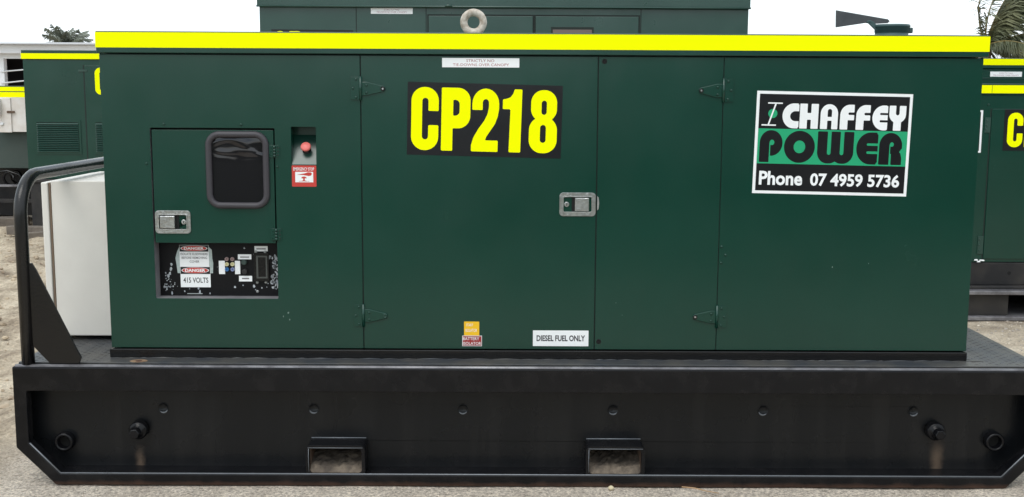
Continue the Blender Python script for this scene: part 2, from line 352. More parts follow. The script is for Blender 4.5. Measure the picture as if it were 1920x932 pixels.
def glyph(fn, gw, x0, x1, z0, z1, y, m, parent, name='letter', n=44, piv=(0, 0), a=0.0):
    hstep = 1.0/n; nx = int(math.ceil(gw/hstep))+2; ny = n+3
    xs = (np.arange(nx+1)-.5)*hstep-.5*hstep; ys = (np.arange(ny+1)-1)*hstep-.5*hstep
    X, Y = np.meshgrid(xs, ys); F = fn(X, Y); vs = {}; V = []; FC = []
    def vid(px, py):
        k = (round(px*8192), round(py*8192))
        if k not in vs: vs[k] = len(V); V.append((px, py))
        return vs[k]
    for j in range(F.shape[0]-1):
        i = 0
        while i < F.shape[1]-1:
            c = [(i, j), (i+1, j), (i+1, j+1), (i, j+1)]; val = [F[q, p] for p, q in c]
            if all(v < 0 for v in val):
                k = i
                while k+1 < F.shape[1]-1 and F[j, k+2] < 0 and F[j+1, k+2] < 0: k += 1
                FC.append((vid(xs[i], ys[j]), vid(xs[k+1], ys[j]), vid(xs[k+1], ys[j+1]), vid(xs[i], ys[j+1]))); i = k+1; continue
            if any(v < 0 for v in val):
                poly = []
                for q in range(4):
                    (p0, r0), (p1, r1) = c[q], c[(q+1) % 4]; v0, v1 = val[q], val[(q+1) % 4]
                    if v0 < 0: poly.append(vid(xs[p0], ys[r0]))
                    if (v0 < 0) != (v1 < 0):
                        t = v0/(v0-v1); poly.append(vid(xs[p0]+(xs[p1]-xs[p0])*t, ys[r0]+(ys[r1]-ys[r0])*t))
                poly = list(dict.fromkeys(poly))
                if len(poly) > 2: FC.append(tuple(poly))
            i += 1
    pts = []
    for px, py in V:
        x = x0+px/gw*(x1-x0); z = z0+py*(z1-z0); x, z = rotp(x, z, piv, a); pts.append((x, y, z))
    me = bpy.data.meshes.new(name); me.from_pydata(pts, [], FC); me.materials.append(m)
    return link(name, me, parent)
def arc(cx, cy, rx, ry, a0, a1, n=10): return [(cx+rx*cos(rad(a0+(a1-a0)*i/n)), cy+ry*sin(rad(a0+(a1-a0)*i/n))) for i in range(n+1)]

G = {}
G['C'] = (.44, lambda X, Y: D(s_rb(X, Y, 0, .44, 0, 1, .215), s_rb(X, Y, .175, .275, .17, .83, .05), s_box(X, Y, .225, .5, .40, .625)))
G['P'] = (.47, lambda X, Y: D(U(s_box(X, Y, 0, .185, 0, 1), I(s_rb(X, Y, -.4, .47, .36, 1.0, .2), s_box(X, Y, 0, 1, 0, 1))), I(s_rb(X, Y, .05, .295, .56, .81, .07), s_box(X, Y, .19, 1, 0, 1))))
two = [(0, 0), (.44, 0), (.44, .18), (.228, .18), (.25, .24), (.31, .33), (.385, .44), (.43, .56), (.45, .68), (.45, .76)] + arc(.23, .76, .22, .24, 0, 180, 14)[1:] + [(.01, .66), (.18, .66), (.18, .77)] + arc(.231, .78, .051, .055, 180, 0, 8) + [(.282, .70), (.262, .60), (.21, .49), (.115, .36), (.035, .22), (0, .10)]
G['2'] = (.45, lambda X, Y: s_poly(X, Y, two))
G['1'] = (.31, lambda X, Y: s_poly(X, Y, [(.11, 0), (.30, 0), (.31, 1), (.185, 1), (.165, .93), (.12, .87), (.05, .845), (0, .84), (0, .685), (.125, .685)]))
G['8'] = (.455, lambda X, Y: D(U(s_rb(X, Y, .025, .445, .50, 1, .2), s_rb(X, Y, 0, .455, 0, .575, .21)), s_rb(X, Y, .195, .28, .61, .835, .042), s_rb(X, Y, .18, .275, .165, .45, .047)))
L = {}
L['C'] = (.69, lambda X, Y: D(U(s_el(X, Y, .5, .5, .5, .5), s_box(X, Y, .5, .69, 0, 1)), U(s_el(X, Y, .57, .49, .23, .20), s_box(X, Y, .58, .8, .29, .69))))
L['H'] = (.82, lambda X, Y: D(s_box(X, Y, 0, .82, 0, 1), s_rb(X, Y, .33, .50, .63, 1.4, .02), s_rb(X, Y, .33, .50, -.4, .36, .02)))
L['A'] = (.77, lambda X, Y: D(I(s_rb(X, Y, 0, .77, -1, 1, .38), s_box(X, Y, 0, .77, 0, 1)), I(s_rb(X, Y, .31, .50, .40, .81, .09), s_box(X, Y, 0, 1, .49, 1)), s_box(X, Y, .31, .50, -.1, .34)))
L['F'] = (.62, lambda X, Y: D(I(s_rb(X, Y, 0, 1.6, -1, 1, .42), s_box(X, Y, 0, .62, 0, 1)), s_rb(X, Y, .36, 1.2, .59, .69, .045), s_box(X, Y, .34, .8, -.1, .38)))
L['E'] = (.63, lambda X, Y: D(U(s_el(X, Y, .5, .5, .5, .5), s_box(X, Y, .48, .63, 0, 1)), s_rb(X, Y, .33, 1.2, .615, .70, .04), s_rb(X, Y, .33, 1.2, .32, .41, .04)))
L['Y'] = (.74, lambda X, Y: U(I(D(s_rb(X, Y, 0, .74, .32, 1.6, .34), s_rb(X, Y, .29, .45, .62, 1.6, .075)), s_box(X, Y, 0, .74, 0, 1)), s_box(X, Y, .20, .54, 0, .45)))
B = {}
B['P'] = (.82, lambda X, Y: D(U(s_el(X, Y, .42, .60, .40, .40), s_box(X, Y, .02, .36, 0, .58), s_el(X, Y, .40, .60, .38, .40)), s_el(X, Y, .45, .62, .085, .085), s_box(X, Y, .36, .40, -.1, .62)))
B['O'] = (1.08, lambda X, Y: D(s_el(X, Y, .54, .5, .54, .5), s_el(X, Y, .54, .5, .205, .20)))
B['W'] = (1.27, lambda X, Y: D(I(U(s_rb(X, Y, 0, .78, 0, 1.6, .36), s_rb(X, Y, .49, 1.27, 0, 1.6, .36)), s_box(X, Y, 0, 1.27, 0, 1)), s_rb(X, Y, .345, .475, .27, 1.8, .06), s_rb(X, Y, .795, .925, .27, 1.8, .06)))
B['E'] = (.71, lambda X, Y: D(U(s_el(X, Y, .5, .5, .5, .5), s_box(X, Y, .48, .71, 0, 1)), s_rb(X, Y, .36, 1.2, .585, .66, .035), s_rb(X, Y, .36, 1.2, .33, .41, .035)))
B['R'] = (.80, lambda X, Y: D(U(I(s_rb(X, Y, 0, .80, -1, 1, .40), s_box(X, Y, 0, .80, .5, 1)), s_box(X, Y, 0, .36, 0, .6), s_el(X, Y, .48, .62, .32, .30), s_poly(X, Y, [(.43, 0), (.80, 0), (.80, .22), (.76, .36), (.6, .5), (.43, .5)])), s_el(X, Y, .44, .64, .07, .07), s_box(X, Y, .36, .43, -.1, .34), s_box(X, Y, .36, .395, .2, .64)))
def word(tbl, s, x0, x1, z0, z1, y, m, parent, gap, name='letter', n=40, piv=(0, 0), a=0.0, gaps=None):
    ws = [tbl[c][0] for c in s]; gp = gaps or [gap]*(len(s)-1); tot = sum(ws)+sum(gp); k = (x1-x0)/tot; x = x0
    for i, c in enumerate(s):
        glyph(tbl[c][1], ws[i], x, x+ws[i]*k, z0, z1, y, m, parent, name, n, piv, a)
        x += ws[i]*k + (gp[i]*k if i < len(gp) else 0)

# ================================================================== GROUND
def smooth(x, a, b): t = np.clip((x-a)/(b-a), 0, 1); return t*t*(3-2*t)
def vnoise(x, y, sc, seed):
    r = np.random.default_rng(seed); g = r.random((64, 64)); x = x*sc; y = y*sc
    xi = np.floor(x).astype(int); yi = np.floor(y).astype(int); fx = x-xi; fy = y-yi; fx = fx*fx*(3-2*fx); fy = fy*fy*(3-2*fy)
    a = g[yi % 64, xi % 64]; b = g[yi % 64, (xi+1) % 64]; c = g[(yi+1) % 64, xi % 64]; d = g[(yi+1) % 64, (xi+1) % 64]
    return (a*(1-fx)+b*fx)*(1-fy)+(c*(1-fx)+d*fx)*fy-.5
def axis(lo, hi, st, far):
    m = list(np.arange(lo, hi+st/2, st)); a = m[0]; s = st
    while a > -far: s *= 1.35; a -= s; m.insert(0, a)
    a = m[-1]; s = st
    while a < far: s *= 1.35; a += s; m.append(a)
    return np.array(m)
gx = axis(-6.5, 5.5, .045, 600); gy = axis(-1.2, 9.5, .045, 600); gy = np.unique(np.concatenate([gy[gy > -1.3], np.arange(-40, -1.3, .6), gy[gy < -40]]))
X, Y = np.meshgrid(gx, gy)
mud = smooth(-X, 2.15, 2.9)*smooth(Y, -1.2, 1.0)*(1-smooth(Y, 9, 14))*(1-smooth(-X, 7, 12))
mud2 = smooth(-X, 1.9, 2.4)*(1-smooth(-X, 7, 12))*(1-smooth(Y, 9, 14))
Hh = mud2*(.10*np.abs(vnoise(X, Y*1.4, 1.1, 1))+.085*np.abs(vnoise(X+Y*.6, Y, 2.7, 2))+.05*vnoise(X, Y, 6.0, 3)+.022*vnoise(X, Y, 13., 4))
Hh += .006*vnoise(X, Y, 5, 5)*(1-mud2) + .004*vnoise(X, Y, 11, 6)*(1-mud2)
Hh = np.where((np.abs(X) < 8) & (Y < 12), Hh, Hh*.2) - .004 - .03*mud2*(1-smooth(Y, 0, 2))
Hh += smooth(-Y, 7, 15)*(1.1*smooth(X, -9, 0)+2.2*smooth(X, -1, 7)+.5)*(1+.25*vnoise(X, Y, .5, 9))  # unseen bank added behind the camera to darken panel reflections
nX, nY = len(gx), len(gy)
V = np.stack([X, Y, Hh], -1).reshape(-1, 3)
ii = np.arange(nX*nY).reshape(nY, nX)
Fq = np.stack([ii[:-1, :-1], ii[:-1, 1:], ii[1:, 1:], ii[1:, :-1]], -1).reshape(-1, 4)
me = bpy.data.meshes.new('ground'); me.vertices.add(len(V)); me.vertices.foreach_set('co', V.astype('f').ravel())
me.loops.add(Fq.size); me.loops.foreach_set('vertex_index', Fq.astype('i').ravel())
me.polygons.add(len(Fq)); me.polygons.foreach_set('loop_start', np.arange(0, Fq.size, 4, dtype='i')); me.polygons.foreach_set('use_smooth', np.ones(len(Fq), bool)); me.update(calc_edges=True)
def ground_mat():
    m = bpy.data.materials.new('sandy_yard_ground'); m.use_nodes = True; t = m.node_tree; b = t.nodes['Principled BSDF']
    g = t.nodes.new('ShaderNodeNewGeometry'); sp = t.nodes.new('ShaderNodeSeparateXYZ'); t.links.new(g.outputs['Position'], sp.inputs[0])
    def noise(s, d=6, r=.6):
        n = t.nodes.new('ShaderNodeTexNoise'); n.inputs['Scale'].default_value = s; n.inputs['Detail'].default_value = d; n.inputs['Roughness'].default_value = r
        t.links.new(g.outputs['Position'], n.inputs['Vector']); return n.outputs[0]
    def ramp(v, els):
        r = t.nodes.new('ShaderNodeValToRGB'); r.color_ramp.elements.remove(r.color_ramp.elements[0])
        r.color_ramp.elements[0].position = els[0][0]; r.color_ramp.elements[0].color = (*els[0][1], 1)
        for p, c in els[1:]: e = r.color_ramp.elements.new(p); e.color = (*c, 1)
        t.links.new(v, r.inputs[0]); return r.outputs[0]
    def mix(f, a, c, mode='MIX'):
        x = t.nodes.new('ShaderNodeMix'); x.data_type = 'RGBA'; x.blend_type = mode
        if isinstance(f, float): x.inputs['Factor'].default_value = f
        else: t.links.new(f, x.inputs['Factor'])
        t.links.new(a, x.inputs['A']); t.links.new(c, x.inputs['B']); return x.outputs['Result']
    def mr(v, a, c):
        r = t.nodes.new('ShaderNodeMapRange'); r.interpolation_type = 'SMOOTHSTEP'; t.links.new(v, r.inputs[0]); r.inputs[1].default_value = a; r.inputs[2].default_value = c; return r.outputs[0]
    conc = ramp(noise(5), [(.3, (.42, .37, .32)), (.5, (.54, .485, .42)), (.7, (.64, .58, .51))])
    grit = ramp(noise(85, 5, .75), [(.34, (.34, .32, .30)), (.5, (.95, .93, .90)), (.66, (1.55, 1.5, 1.4))])
    conc = mix(1.0, conc, grit, 'MULTIPLY')
    sand = ramp(noise(3.2, 8, .65), [(.28, (.13, .10, .075)), (.42, (.31, .25, .185)), (.55, (.50, .42, .32)), (.75, (.66, .58, .46))])
    sand = mix(1.0, sand, ramp(noise(60, 4, .7), [(.3, (.62, .60, .58)), (.5, (.98, .98, .97)), (.7, (1.3, 1.28, 1.22))]), 'MULTIPLY')
    neg = t.nodes.new('ShaderNodeMath'); neg.operation = 'MULTIPLY_ADD'; neg.inputs[1].default_value = -1; t.links.new(sp.outputs[0], neg.inputs[0])
    ns = noise(1.6); ns2 = t.nodes.new('ShaderNodeMath'); ns2.operation = 'MULTIPLY'; ns2.inputs[1].default_value = .5; t.links.new(ns, ns2.inputs[0]); t.links.new(ns2.outputs[0], neg.inputs[2])
    f1 = mr(neg.outputs[0], 2.2, 2.7)
    f2 = mr(sp.outputs[1], .8, 2.0)
    f2m = t.nodes.new('ShaderNodeMath'); f2m.operation = 'MULTIPLY'; t.links.new(f2, f2m.inputs[0]); f2m.inputs[1].default_value = .75
    mxn = t.nodes.new('ShaderNodeMath'); mxn.operation = 'MAXIMUM'; t.links.new(f1, mxn.inputs[0]); t.links.new(f2m.outputs[0], mxn.inputs[1])
    added_grass = ramp(noise(.8, 8, .7), [(.3, (.012, .022, .008)), (.6, (.03, .05, .018))])  # dark grass added out of view to deepen the panel reflections
    edge = t.nodes.new('ShaderNodeMath'); edge.operation = 'MULTIPLY_ADD'; edge.inputs[1].default_value = -1; t.links.new(sp.outputs[1], edge.inputs[0]); t.links.new(ns, edge.inputs[2])
    edge2 = t.nodes.new('ShaderNodeMath'); edge2.operation = 'MULTIPLY'; edge2.inputs[1].default_value = 1.6; t.links.new(edge.outputs[0], edge2.inputs[0])
    t.links.new(mix(mr(edge2.outputs[0], 7.4, 9.6), mix(mxn.outputs[0], conc, sand), added_grass), b.inputs['Base Color'])
    b.inputs['Roughness'].default_value = .92; b.inputs['Specular IOR Level'].default_value = .2
    bn = t.nodes.new('ShaderNodeBump'); bn.inputs['Strength'].default_value = .8; bn.inputs['Distance'].default_value = .012; t.links.new(noise(70, 6, .75), bn.inputs['Height']); t.links.new(bn.outputs[0], b.inputs['Normal'])
    return m
GROUND = ground_mat(); me.materials.append(GROUND)
g = bpy.data.objects.new('ground', me); COL.objects.link(g); g['kind'] = 'structure'
def gheight(x, y):
    i = np.searchsorted(gx, x)-1; j = np.searchsorted(gy, y)-1; return float(Hh[j, i])

# gravel: small irregular stones, uncountable
def stones(name, n, area, smin, smax, m, seed):
    r = np.random.default_rng(seed); mb = MB()
    ph = (1+5**.5)/2; oct_v = np.array([(-1, ph, 0), (1, ph, 0), (-1, -ph, 0), (1, -ph, 0), (0, -1, ph), (0, 1, ph), (0, -1, -ph), (0, 1, -ph), (ph, 0, -1), (ph, 0, 1), (-ph, 0, -1), (-ph, 0, 1)], float)/1.9
    oct_f = [(0, 11, 5), (0, 5, 1), (0, 1, 7), (0, 7, 10), (0, 10, 11), (1, 5, 9), (5, 11, 4), (11, 10, 2), (10, 7, 6), (7, 1, 8), (3, 9, 4), (3, 4, 2), (3, 2, 6), (3, 6, 8), (3, 8, 9), (4, 9, 5), (2, 4, 11), (6, 2, 10), (8, 6, 7), (9, 8, 1)]
    for _ in range(n):
        x = r.uniform(area[0], area[1]); y = r.uniform(area[2], area[3]); s = smin+(smax-smin)*r.random()**3; t = r.uniform(0, 6.28)
        v = oct_v*(r.uniform(.65, 1.2, (12, 1)))*np.array([1, r.uniform(.6, 1), r.uniform(.45, .8)])*s
        c, q = cos(t), sin(t); vv = [(x+a*c-b_*q, y+a*q+b_*c, gheight(x, y)+z+s*.1) for a, b_, z in v]
        mb.add(vv, oct_f)
    return mb.build(name, m, kind='stuff')
GRAV = mat('grey_gravel', (.46, .41, .35), .9, var=(.28, .25, .22), vscale=25, fine=(180, .3))
GRAVL = mat('pale_gravel', (.70, .63, .52), .9, var=(.52, .45, .36), vscale=30)
stones('gravel', 6500, (-2.9, 2.9, -1.6, -.14), .003, .0085, GRAV, 3)
stones('gravel', 2800, (-2.9, 2.9, -1.6, -.14), .002, .006, GRAVL, 4)
stones('gravel', 3500, (1.9, 5.0, -.1, 3.3), .004, .014, GRAV, 5)
stones('gravel', 1300, (1.9, 5.0, -.1, 3.3), .004, .012, GRAVL, 6)
def clods():
    return stones('dirt_clods', 3800, (-6.0, -2.08, .2, 8.0), .005, .030, mat('dirt_clod', (.46, .37, .26), .95, var=(.27, .205, .15), vscale=6), 8)
clods()
o = MB().lathe((.278, -.165, .004), (0, 0, 1), [(-.004, .006), (.002, .0125), (.008, .010), (.012, .004)], 9).build('small_stone', STONE); o['label'] = 'small pale yellow stone in front of the black skid near its right fork pocket'; o['category'] = 'stone'
o = MB().tube([(.553, -.145, .006), (.60, -.165, .008), (.64, -.19, .006), (.685, -.212, .005)], [.0028, .0026, .002, .0014], 7).build('dry_twig', TWIG); o['label'] = 'thin dry brown twig lying on the grit in front of the black skid'; o['category'] = 'twig'

# ================================================================== THE GENERATOR
gen = thing('diesel_generator', 'large dark green generator numbered CP218 on a black skid, nearest and filling the photo', 'generator', (0, .55, 0))
YW = -.03      # web plate plane
YF = -.137     # front plane of the skid frame
SX0, SX1 = -2.012, 1.955
DZ = .474      # deck height
YB = 1.24      # rear of the skid

# ---- skid base
ol = [(SX0, DZ-.006), (SX0, .148), (SX0+.145, .0), (SX1-.145, .0), (SX1, .148), (SX1, DZ-.006)]
def inset(front):
    return [(SX0+.05, .372), (SX0+.05, .168), (SX0+.165, .047), (SX1-.165, .047), (SX1-.05, .168), (SX1-.05, .372)]
plate('skid_frame', ol, [inset(True)], YF, .05, SKID, gen, bevel=.0055)
plate('skid_frame', ol, [inset(False)], YB-.02, .05, SKID, gen, bevel=.004)
plug_x = [-1.473, -.882, -.297, .293, .883, 1.474]
PK = [(-.887, -.684), (.195, .397)]     # fork pockets
holes = [circ_pts(x, .279, .019, 18) for x in plug_x] + [rrect(a, b, .047, .150, .012, 3) for a, b in PK]
web_out = [(SX0+.01, DZ-.02), (SX0+.01, .15), (SX0+.15, .01), (SX1-.15, .01), (SX1-.01, .15), (SX1-.01, DZ-.02)]
plate('web_plate', web_out, holes, YW, .010, WEB, gen, bevel=.0015)
plate('web_plate', web_out, [], YB-.06, .010, WEB, gen, bevel=0)
# inner members between front frame and web
for xa in (SX0+.001, SX1-.012): bx('end_plate', SKID, gen, xa, xa+.011, YF+.05, YB-.022, .15, DZ-.008)
bx('bottom_flange', SKID, gen, SX0+.152, SX1-.152, YF+.0505, YB-.0705, .002, .044)
for s_, (xa, xb) in ((-1, (SX0, SX0+.145)), (1, (SX1-.145, SX1))):
    pa, pb = ((xa+.006, .152), (xb+.006, .010)) if s_ < 0 else ((xb-.006, .152), (xa-.006, .010))
    d = Vector((pb[0]-pa[0], 0, pb[1]-pa[1])); n_ = Vector((-d.z, 0, d.x)).normalized()*.012*(1 if s_ < 0 else -1)
    MB().prism([pa, pb, (pb[0]+n_.x, pb[1]+n_.z), (pa[0]+n_.x, pa[1]+n_.z)], YF+.0503, YB-.022).build('chamfer_plate', SKID, gen)
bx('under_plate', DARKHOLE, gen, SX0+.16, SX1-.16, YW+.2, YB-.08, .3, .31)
# deck plate and raised front lip
bx('deck_plate', DECK, gen, SX0+.004, SX1-.004, YF+.052, YB+.02, DZ-.008, DZ-.0005, bevel=.002)
MB().tube([(SX0+.01, YF+.012, DZ-.0075), (SX1-.01, YF+.012, DZ-.0075)], .0085, 12).build('front_lip', GALV, gen)  # pale grey carries the highlight on the rounded top edge
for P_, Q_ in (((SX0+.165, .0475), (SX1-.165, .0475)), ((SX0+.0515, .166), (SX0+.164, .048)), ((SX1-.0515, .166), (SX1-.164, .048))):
    MB().tube([(P_[0], YF+.0035, P_[1]), (Q_[0], YF+.0035, Q_[1])], .0026, 8).build('edge_highlight', WELD_HIGHLIGHT, gen)  # pale tubes stand in for highlights along the frame edges
# tread pattern on the open deck ends
mb = MB()
def tread(x0, x1, y0, y1):
    j = 0; y = y0
    while y < y1:
        x = x0+(j % 2)*.02; i = 0
        while x < x1:
            t = rad(45 if (i+j) % 2 else -45); c, s = cos(t), sin(t); L_, W_ = .012, .0035
            P_ = [(-L_, 0), (0, -W_), (L_, 0), (0, W_)]
            base = [(x+a*c-b*s, y+a*s+b*c, DZ-.0004) for a, b in P_]; mb.add(base+[(x, y, DZ+.0018)], [(0, 1, 4), (1, 2, 4), (2, 3, 4), (3, 0, 4)])
            x += .04; i += 1
        y += .02; j += 1
tread(1.70, SX1-.02, -.06, YB); tread(SX0+.02, -1.70, -.06, YB)
mb.build('tread_pattern', DECK, gen, kind='stuff')
# rust ring on deck front and weld beads
def ring_flat(x, y, z, r0, r1, n=20):
    vs = []; fs = []
    for i in range(n): t = 2*pi*i/n; vs += [(x+r0*cos(t), y+r0*sin(t)*.75, z), (x+r1*cos(t), y+r1*sin(t)*.75, z)]
    for i in range(n): j = (i+1) % n; fs.append((2*i, 2*i+1, 2*j+1, 2*j))
    return vs, fs
v_, f_ = ring_flat(-1.552, -.062, DZ+.0006, .012, .034); MB().add(v_, f_).build('rust_ring', mat('rust_stain', (.30, .20, .12), .9, var=(.16, .09, .05), vscale=30), gen)
MB().lathe((-1.552, -.062, DZ-.001), (0, 0, 1), [(0, .013), (.002, .012)], 16).build('deck_hole', mat('rust_dark', (.07, .03, .02), .9), gen)
mb = MB(); r_ = random.Random(4); x = -1.68
while x < 1.68:
    l = r_.uniform(.03, .12); q_ = r_.uniform(.0015, .004); mb.tube([(x, -.009, DZ), (x+l*.5, -.0105, DZ+.001), (x+l, -.009, DZ)], [q_*.6, q_, q_*.6], 6); x += l*.97
mb.build('weld_bead', DECK, gen)
# plugs behind web holes
for x in plug_x:
    MB().lathe((x, YW-.0015, .279), (0, 1, 0), [(.002, .0225), (-.001, .0215), (-.001, .0195), (.006, .0175), (.0065, .0)], 24, cap0=False, cap1=False).build('countersunk_hole', WEB, gen)
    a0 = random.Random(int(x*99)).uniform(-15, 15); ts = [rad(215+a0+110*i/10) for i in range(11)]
    MB().tube([(x+.0185*cos(t), YW-.0015, .279+.0185*sin(t)) for t in ts], [.0012+.0026*sin(pi*i/10) for i in range(11)], 7).build('weld_crescent', WELD_HIGHLIGHT, gen)
# fork pockets
for a, b in PK:
    def ringp(x0, x1, z0, z1, r): return rrect(x0, x1, z0, z1, r, 4)
    o1 = ringp(a-.013, b+.013, .036, .161, .02); i1 = ringp(a+.0, b-.0, .050, .148, .014)
    pk = plate('fork_pocket', o1, [i1], YF+.004, 1.30, SKID, gen, bevel=.002)
    r_ = random.Random(int(a*1000)); fl = MB(); nx_, ny_ = 16, 26; vs = []
    for j in range(ny_+1):
        for i in range(nx_+1):
            yy = YF+.012+j/ny_*.55; hz = .012+.075*(j/ny_)**.8+.010*abs(i/nx_-.5)*2+r_.uniform(-.004, .005)
            vs.append((a+.0015+(b-a-.003)*i/nx_, yy, .0495+(0.0 if j == 0 else min(hz, .098))))
    MB().tube([(a-.004, YF+.0045, .1515), (b+.004, YF+.0045, .1515)], .0013, 8).build('edge_highlight', WELD_HIGHLIGHT, pk)  # pale tubes paint the bright front edges of the collar
    MB().tube([(a-.006, YW-.004, .1615), (b+.006, YW-.004, .1615)], .0024, 8).build('weld_bead', WELD_HIGHLIGHT, pk)  # rear weld, kept pale to add the lit top edge
    MB().tube([(a-.0015, YF+.0045, .148), (a-.0025, YF+.0045, .10), (a-.0015, YF+.0045, .056)], .0011, 8).build('edge_highlight', WELD_HIGHLIGHT, pk)
    fl.add(vs, [(j*(nx_+1)+i, j*(nx_+1)+i+1, (j+1)*(nx_+1)+i+1, (j+1)*(nx_+1)+i) for j in range(ny_) for i in range(nx_)]); fl.build('packed_dirt', DIRT, pk)
    for xw in (a+.0004, b-.0009): bx('pocket_side', RUST, pk, xw, xw+.0005, YF+.03, YB-.06, .062, .140)
# lump of dirt inside the right pocket
MB().lathe((.235, YF+.045, .0522), (0, 0, 1), [(0, .022), (.006, .018), (.011, .006)], 9).build('dirt_lump', STONE, gen)
# pegs with square heads
for x, z in ((-1.566, .196), (1.556, .205)):
    p = MB().lathe((x, YW, z), (0, -1, 0), [(0, .036), (.034, .036), (.040, .031), (.040, .021), (.055, .021)], 26).build('tie_down_peg', SKID, gen)
    mb = MB(); mb.lathe((x, YW-.055, z), (0, -1, 0), [(0, .0215), (.026, .0215), (.029, .018)], 6, rot=.35); mb.build('bolt_head', SKID, p, bevel=.002)
# open pipe sleeves
for x, z in ((-1.860, .146), (1.792, .162)):
    sl_ = MB().lathe((x, YW, z), (0, -1, 0), [(0, .038), (.028, .038), (.034, .034), (.034, .027), (.029, .024), (-.12, .024)], 28, cap0=False, cap1=True).build('pipe_sleeve', SKID, gen)
    MB().lathe((x, YW-.0005, z), (0, -1, 0), [(0, .0243), (.001, .0243)], 20).build('sleeve_bore', DARKHOLE, sl_)  # black disc paints the shade inside the pipe

# ---- base rail under the canopy
bx('base_rail', BLACK, gen, -1.683, 1.683, -.006, 1.06, DZ+.0005, .509, bevel=.003)

# ---- canopy shell
CX0, CX1, CZ0, CZ1, CY1 = -1.676, 1.680, .512, 1.652, 1.05
TH = .0025
S1, S2, S3 = -.6865, .2175, .695
gp = .0022
bx('end_wall', GREEN, gen, CX0, CX0+.003, .003, CY1, CZ0, CZ1)
bx('end_wall', GREEN, gen, CX1-.003, CX1, .003, CY1, CZ0, CZ1)
bx('rear_wall', GREEN, gen, CX0, CX1, CY1+.0005, CY1+.004, CZ0, CZ1)
CO = (-1.495, -1.018, .710, 1.372)    # control opening
EO = (-.955, -.860, 1.233, 1.378)     # emergency stop opening
for nm, xa, xb, hs in (('side_panel', CX0, S1-gp, [rrect(*CO, .004, 2), rrect(*EO, .003, 2)]), ('canopy_door', S1+gp, S2-gp, []), ('canopy_door', S2+gp, S3-gp*.7, []), ('side_panel', S3+gp*.7, CX1, [])):
    plate(nm, rrect(xa, xb, CZ0+.002, CZ1-.004, .003, 2), hs, 0, TH, GREEN, gen, bevel=.0011)
plate('inner_frame', rrect(CX0+.004, CX1-.004, CZ0+.001, CZ1-.001), [rrect(CO[0]-.004, CO[1]+.004, CO[2]-.004, CO[3]+.004), rrect(EO[0]-.003, EO[1]+.003, EO[2]-.003, EO[3]+.003)], .0055, .002, DARKGAP, gen, bevel=0)
# roof with overhanging edge and tape
RX0, RX1 = -1.683, 1.694
bx('roof', GREEN, gen, RX0, RX1, -.012, 1.07, 1.6535, 1.735, bevel=.003)
bx('yellow_stripe', YELLOW, gen, RX0-.0006, RX1+.0006, -.0128, -.0122, 1.6735, 1.7305)
bx('yellow_stripe', YELLOW, gen, RX0-.0014, RX0-.0007, -.0122, 1.06, 1.6735, 1.7305)
bx('yellow_stripe', YELLOW, gen, RX1+.0007, RX1+.0014, -.0122, 1.06, 1.6735, 1.7305)

# ---- control door with window
KX0, KX1, KZ0, KZ1 = -1.489, -1.0235, .928, 1.3645
WX0, WX1, WZ0, WZ1 = -1.275, -1.050, 1.072, 1.351
plate('control_door', rrect(KX0, KX1, KZ0, KZ1, .003, 2), [rrect(WX0+.012, WX1-.012, WZ0+.012, WZ1-.012, .03, 6)], .003, .014, GREEN, gen, bevel=.0015)
plate('control_window', rrect(WX0+.004, WX1-.004, WZ0+.004, WZ1-.004, .034, 6), [], .0045, .003, GLASS, gen, bevel=0)
rr = rrect(WX0+.003, WX1-.003, WZ0+.003, WZ1-.003, .042, 9)
MB().tube([(x, -.001, z) for x, z in rr], .0125, 12, closed=True).build('window_seal', RUBBER, gen)
# control recess: jambs, sill, back
RY = .062
mb = MB(); mb.box(CO[0]-.003, CO[0]-.0005, .008, RY, CO[2]-.003, CO[3]+.003); mb.box(CO[1]+.0005, CO[1]+.003, .008, RY, CO[2]-.003, CO[3]+.003)
mb.box(CO[0]-.003, CO[1]+.003, .008, RY, CO[2]-.003, CO[2]-.0005); mb.box(CO[0]-.003, CO[1]+.003, .008, RY, CO[3]+.0005, CO[3]+.003)
mb.build('opening_surround', mat('grey_surround_paint', (.17, .165, .18), .45, var=(.25, .24, .25), vscale=12), gen)
cp = bx('control_panel', PANELBLK, gen, CO[0], CO[1], RY, RY+.004, CO[2], CO[3])
y1 = RY-.0006
def tag_label(x0, x1, z0, z1, vertical=False):
    s = sheet('printed_tag', WHITEV, cp, x0, x1, z0, z1, y1-.0008)
tag_label(-1.262, -1.238, .797, .850); tag_label(-1.199, -1.178, .797, .850); tag_label(-1.186, -1.133, .856, .876); tag_label(-1.184, -1.132, .768, .790); tag_label(-1.120, -1.068, .888, .909)
for (a_, b_, c_, d_) in ((-1.177, -1.142, .863, .867), (-1.172, -1.144, .777, .782), (-1.112, -1.076, .896, .900)):
    sheet('tag_print', GREYTXT, cp, a_, b_, c_, d_, y1-.0012, th=.0003)
for x, z, m_ in ((-1.2295, .857, PALEPINK), (-1.2075, .857, PALEPINK), (-1.2295, .8365, PALEYEL), (-1.2075, .8365, PALEYEL), (-1.2295, .816, BLUE), (-1.2075, .816, PALEBLUE)):
    MB().lathe((x, RY, z), (0, -1, 0), [(0, .0082), (.006, .0082), (.008, .007), (.008, .004), (.003, .0035)], 14).build('indicator_socket', m_, cp)
for x, z in ((-1.161, .845), (-1.159, .808)):
    MB().lathe((x, RY, z), (0, -1, 0), [(0, .011), (.010, .011), (.013, .008)], 14).build('rotary_switch', DUSTY if z < .83 else GREYGREEN, cp)
hm = plate('hour_meter', rrect(-1.122, -1.063, .770, .883, .004), [], y1-.010, .010, BLACK, cp, bevel=.001)
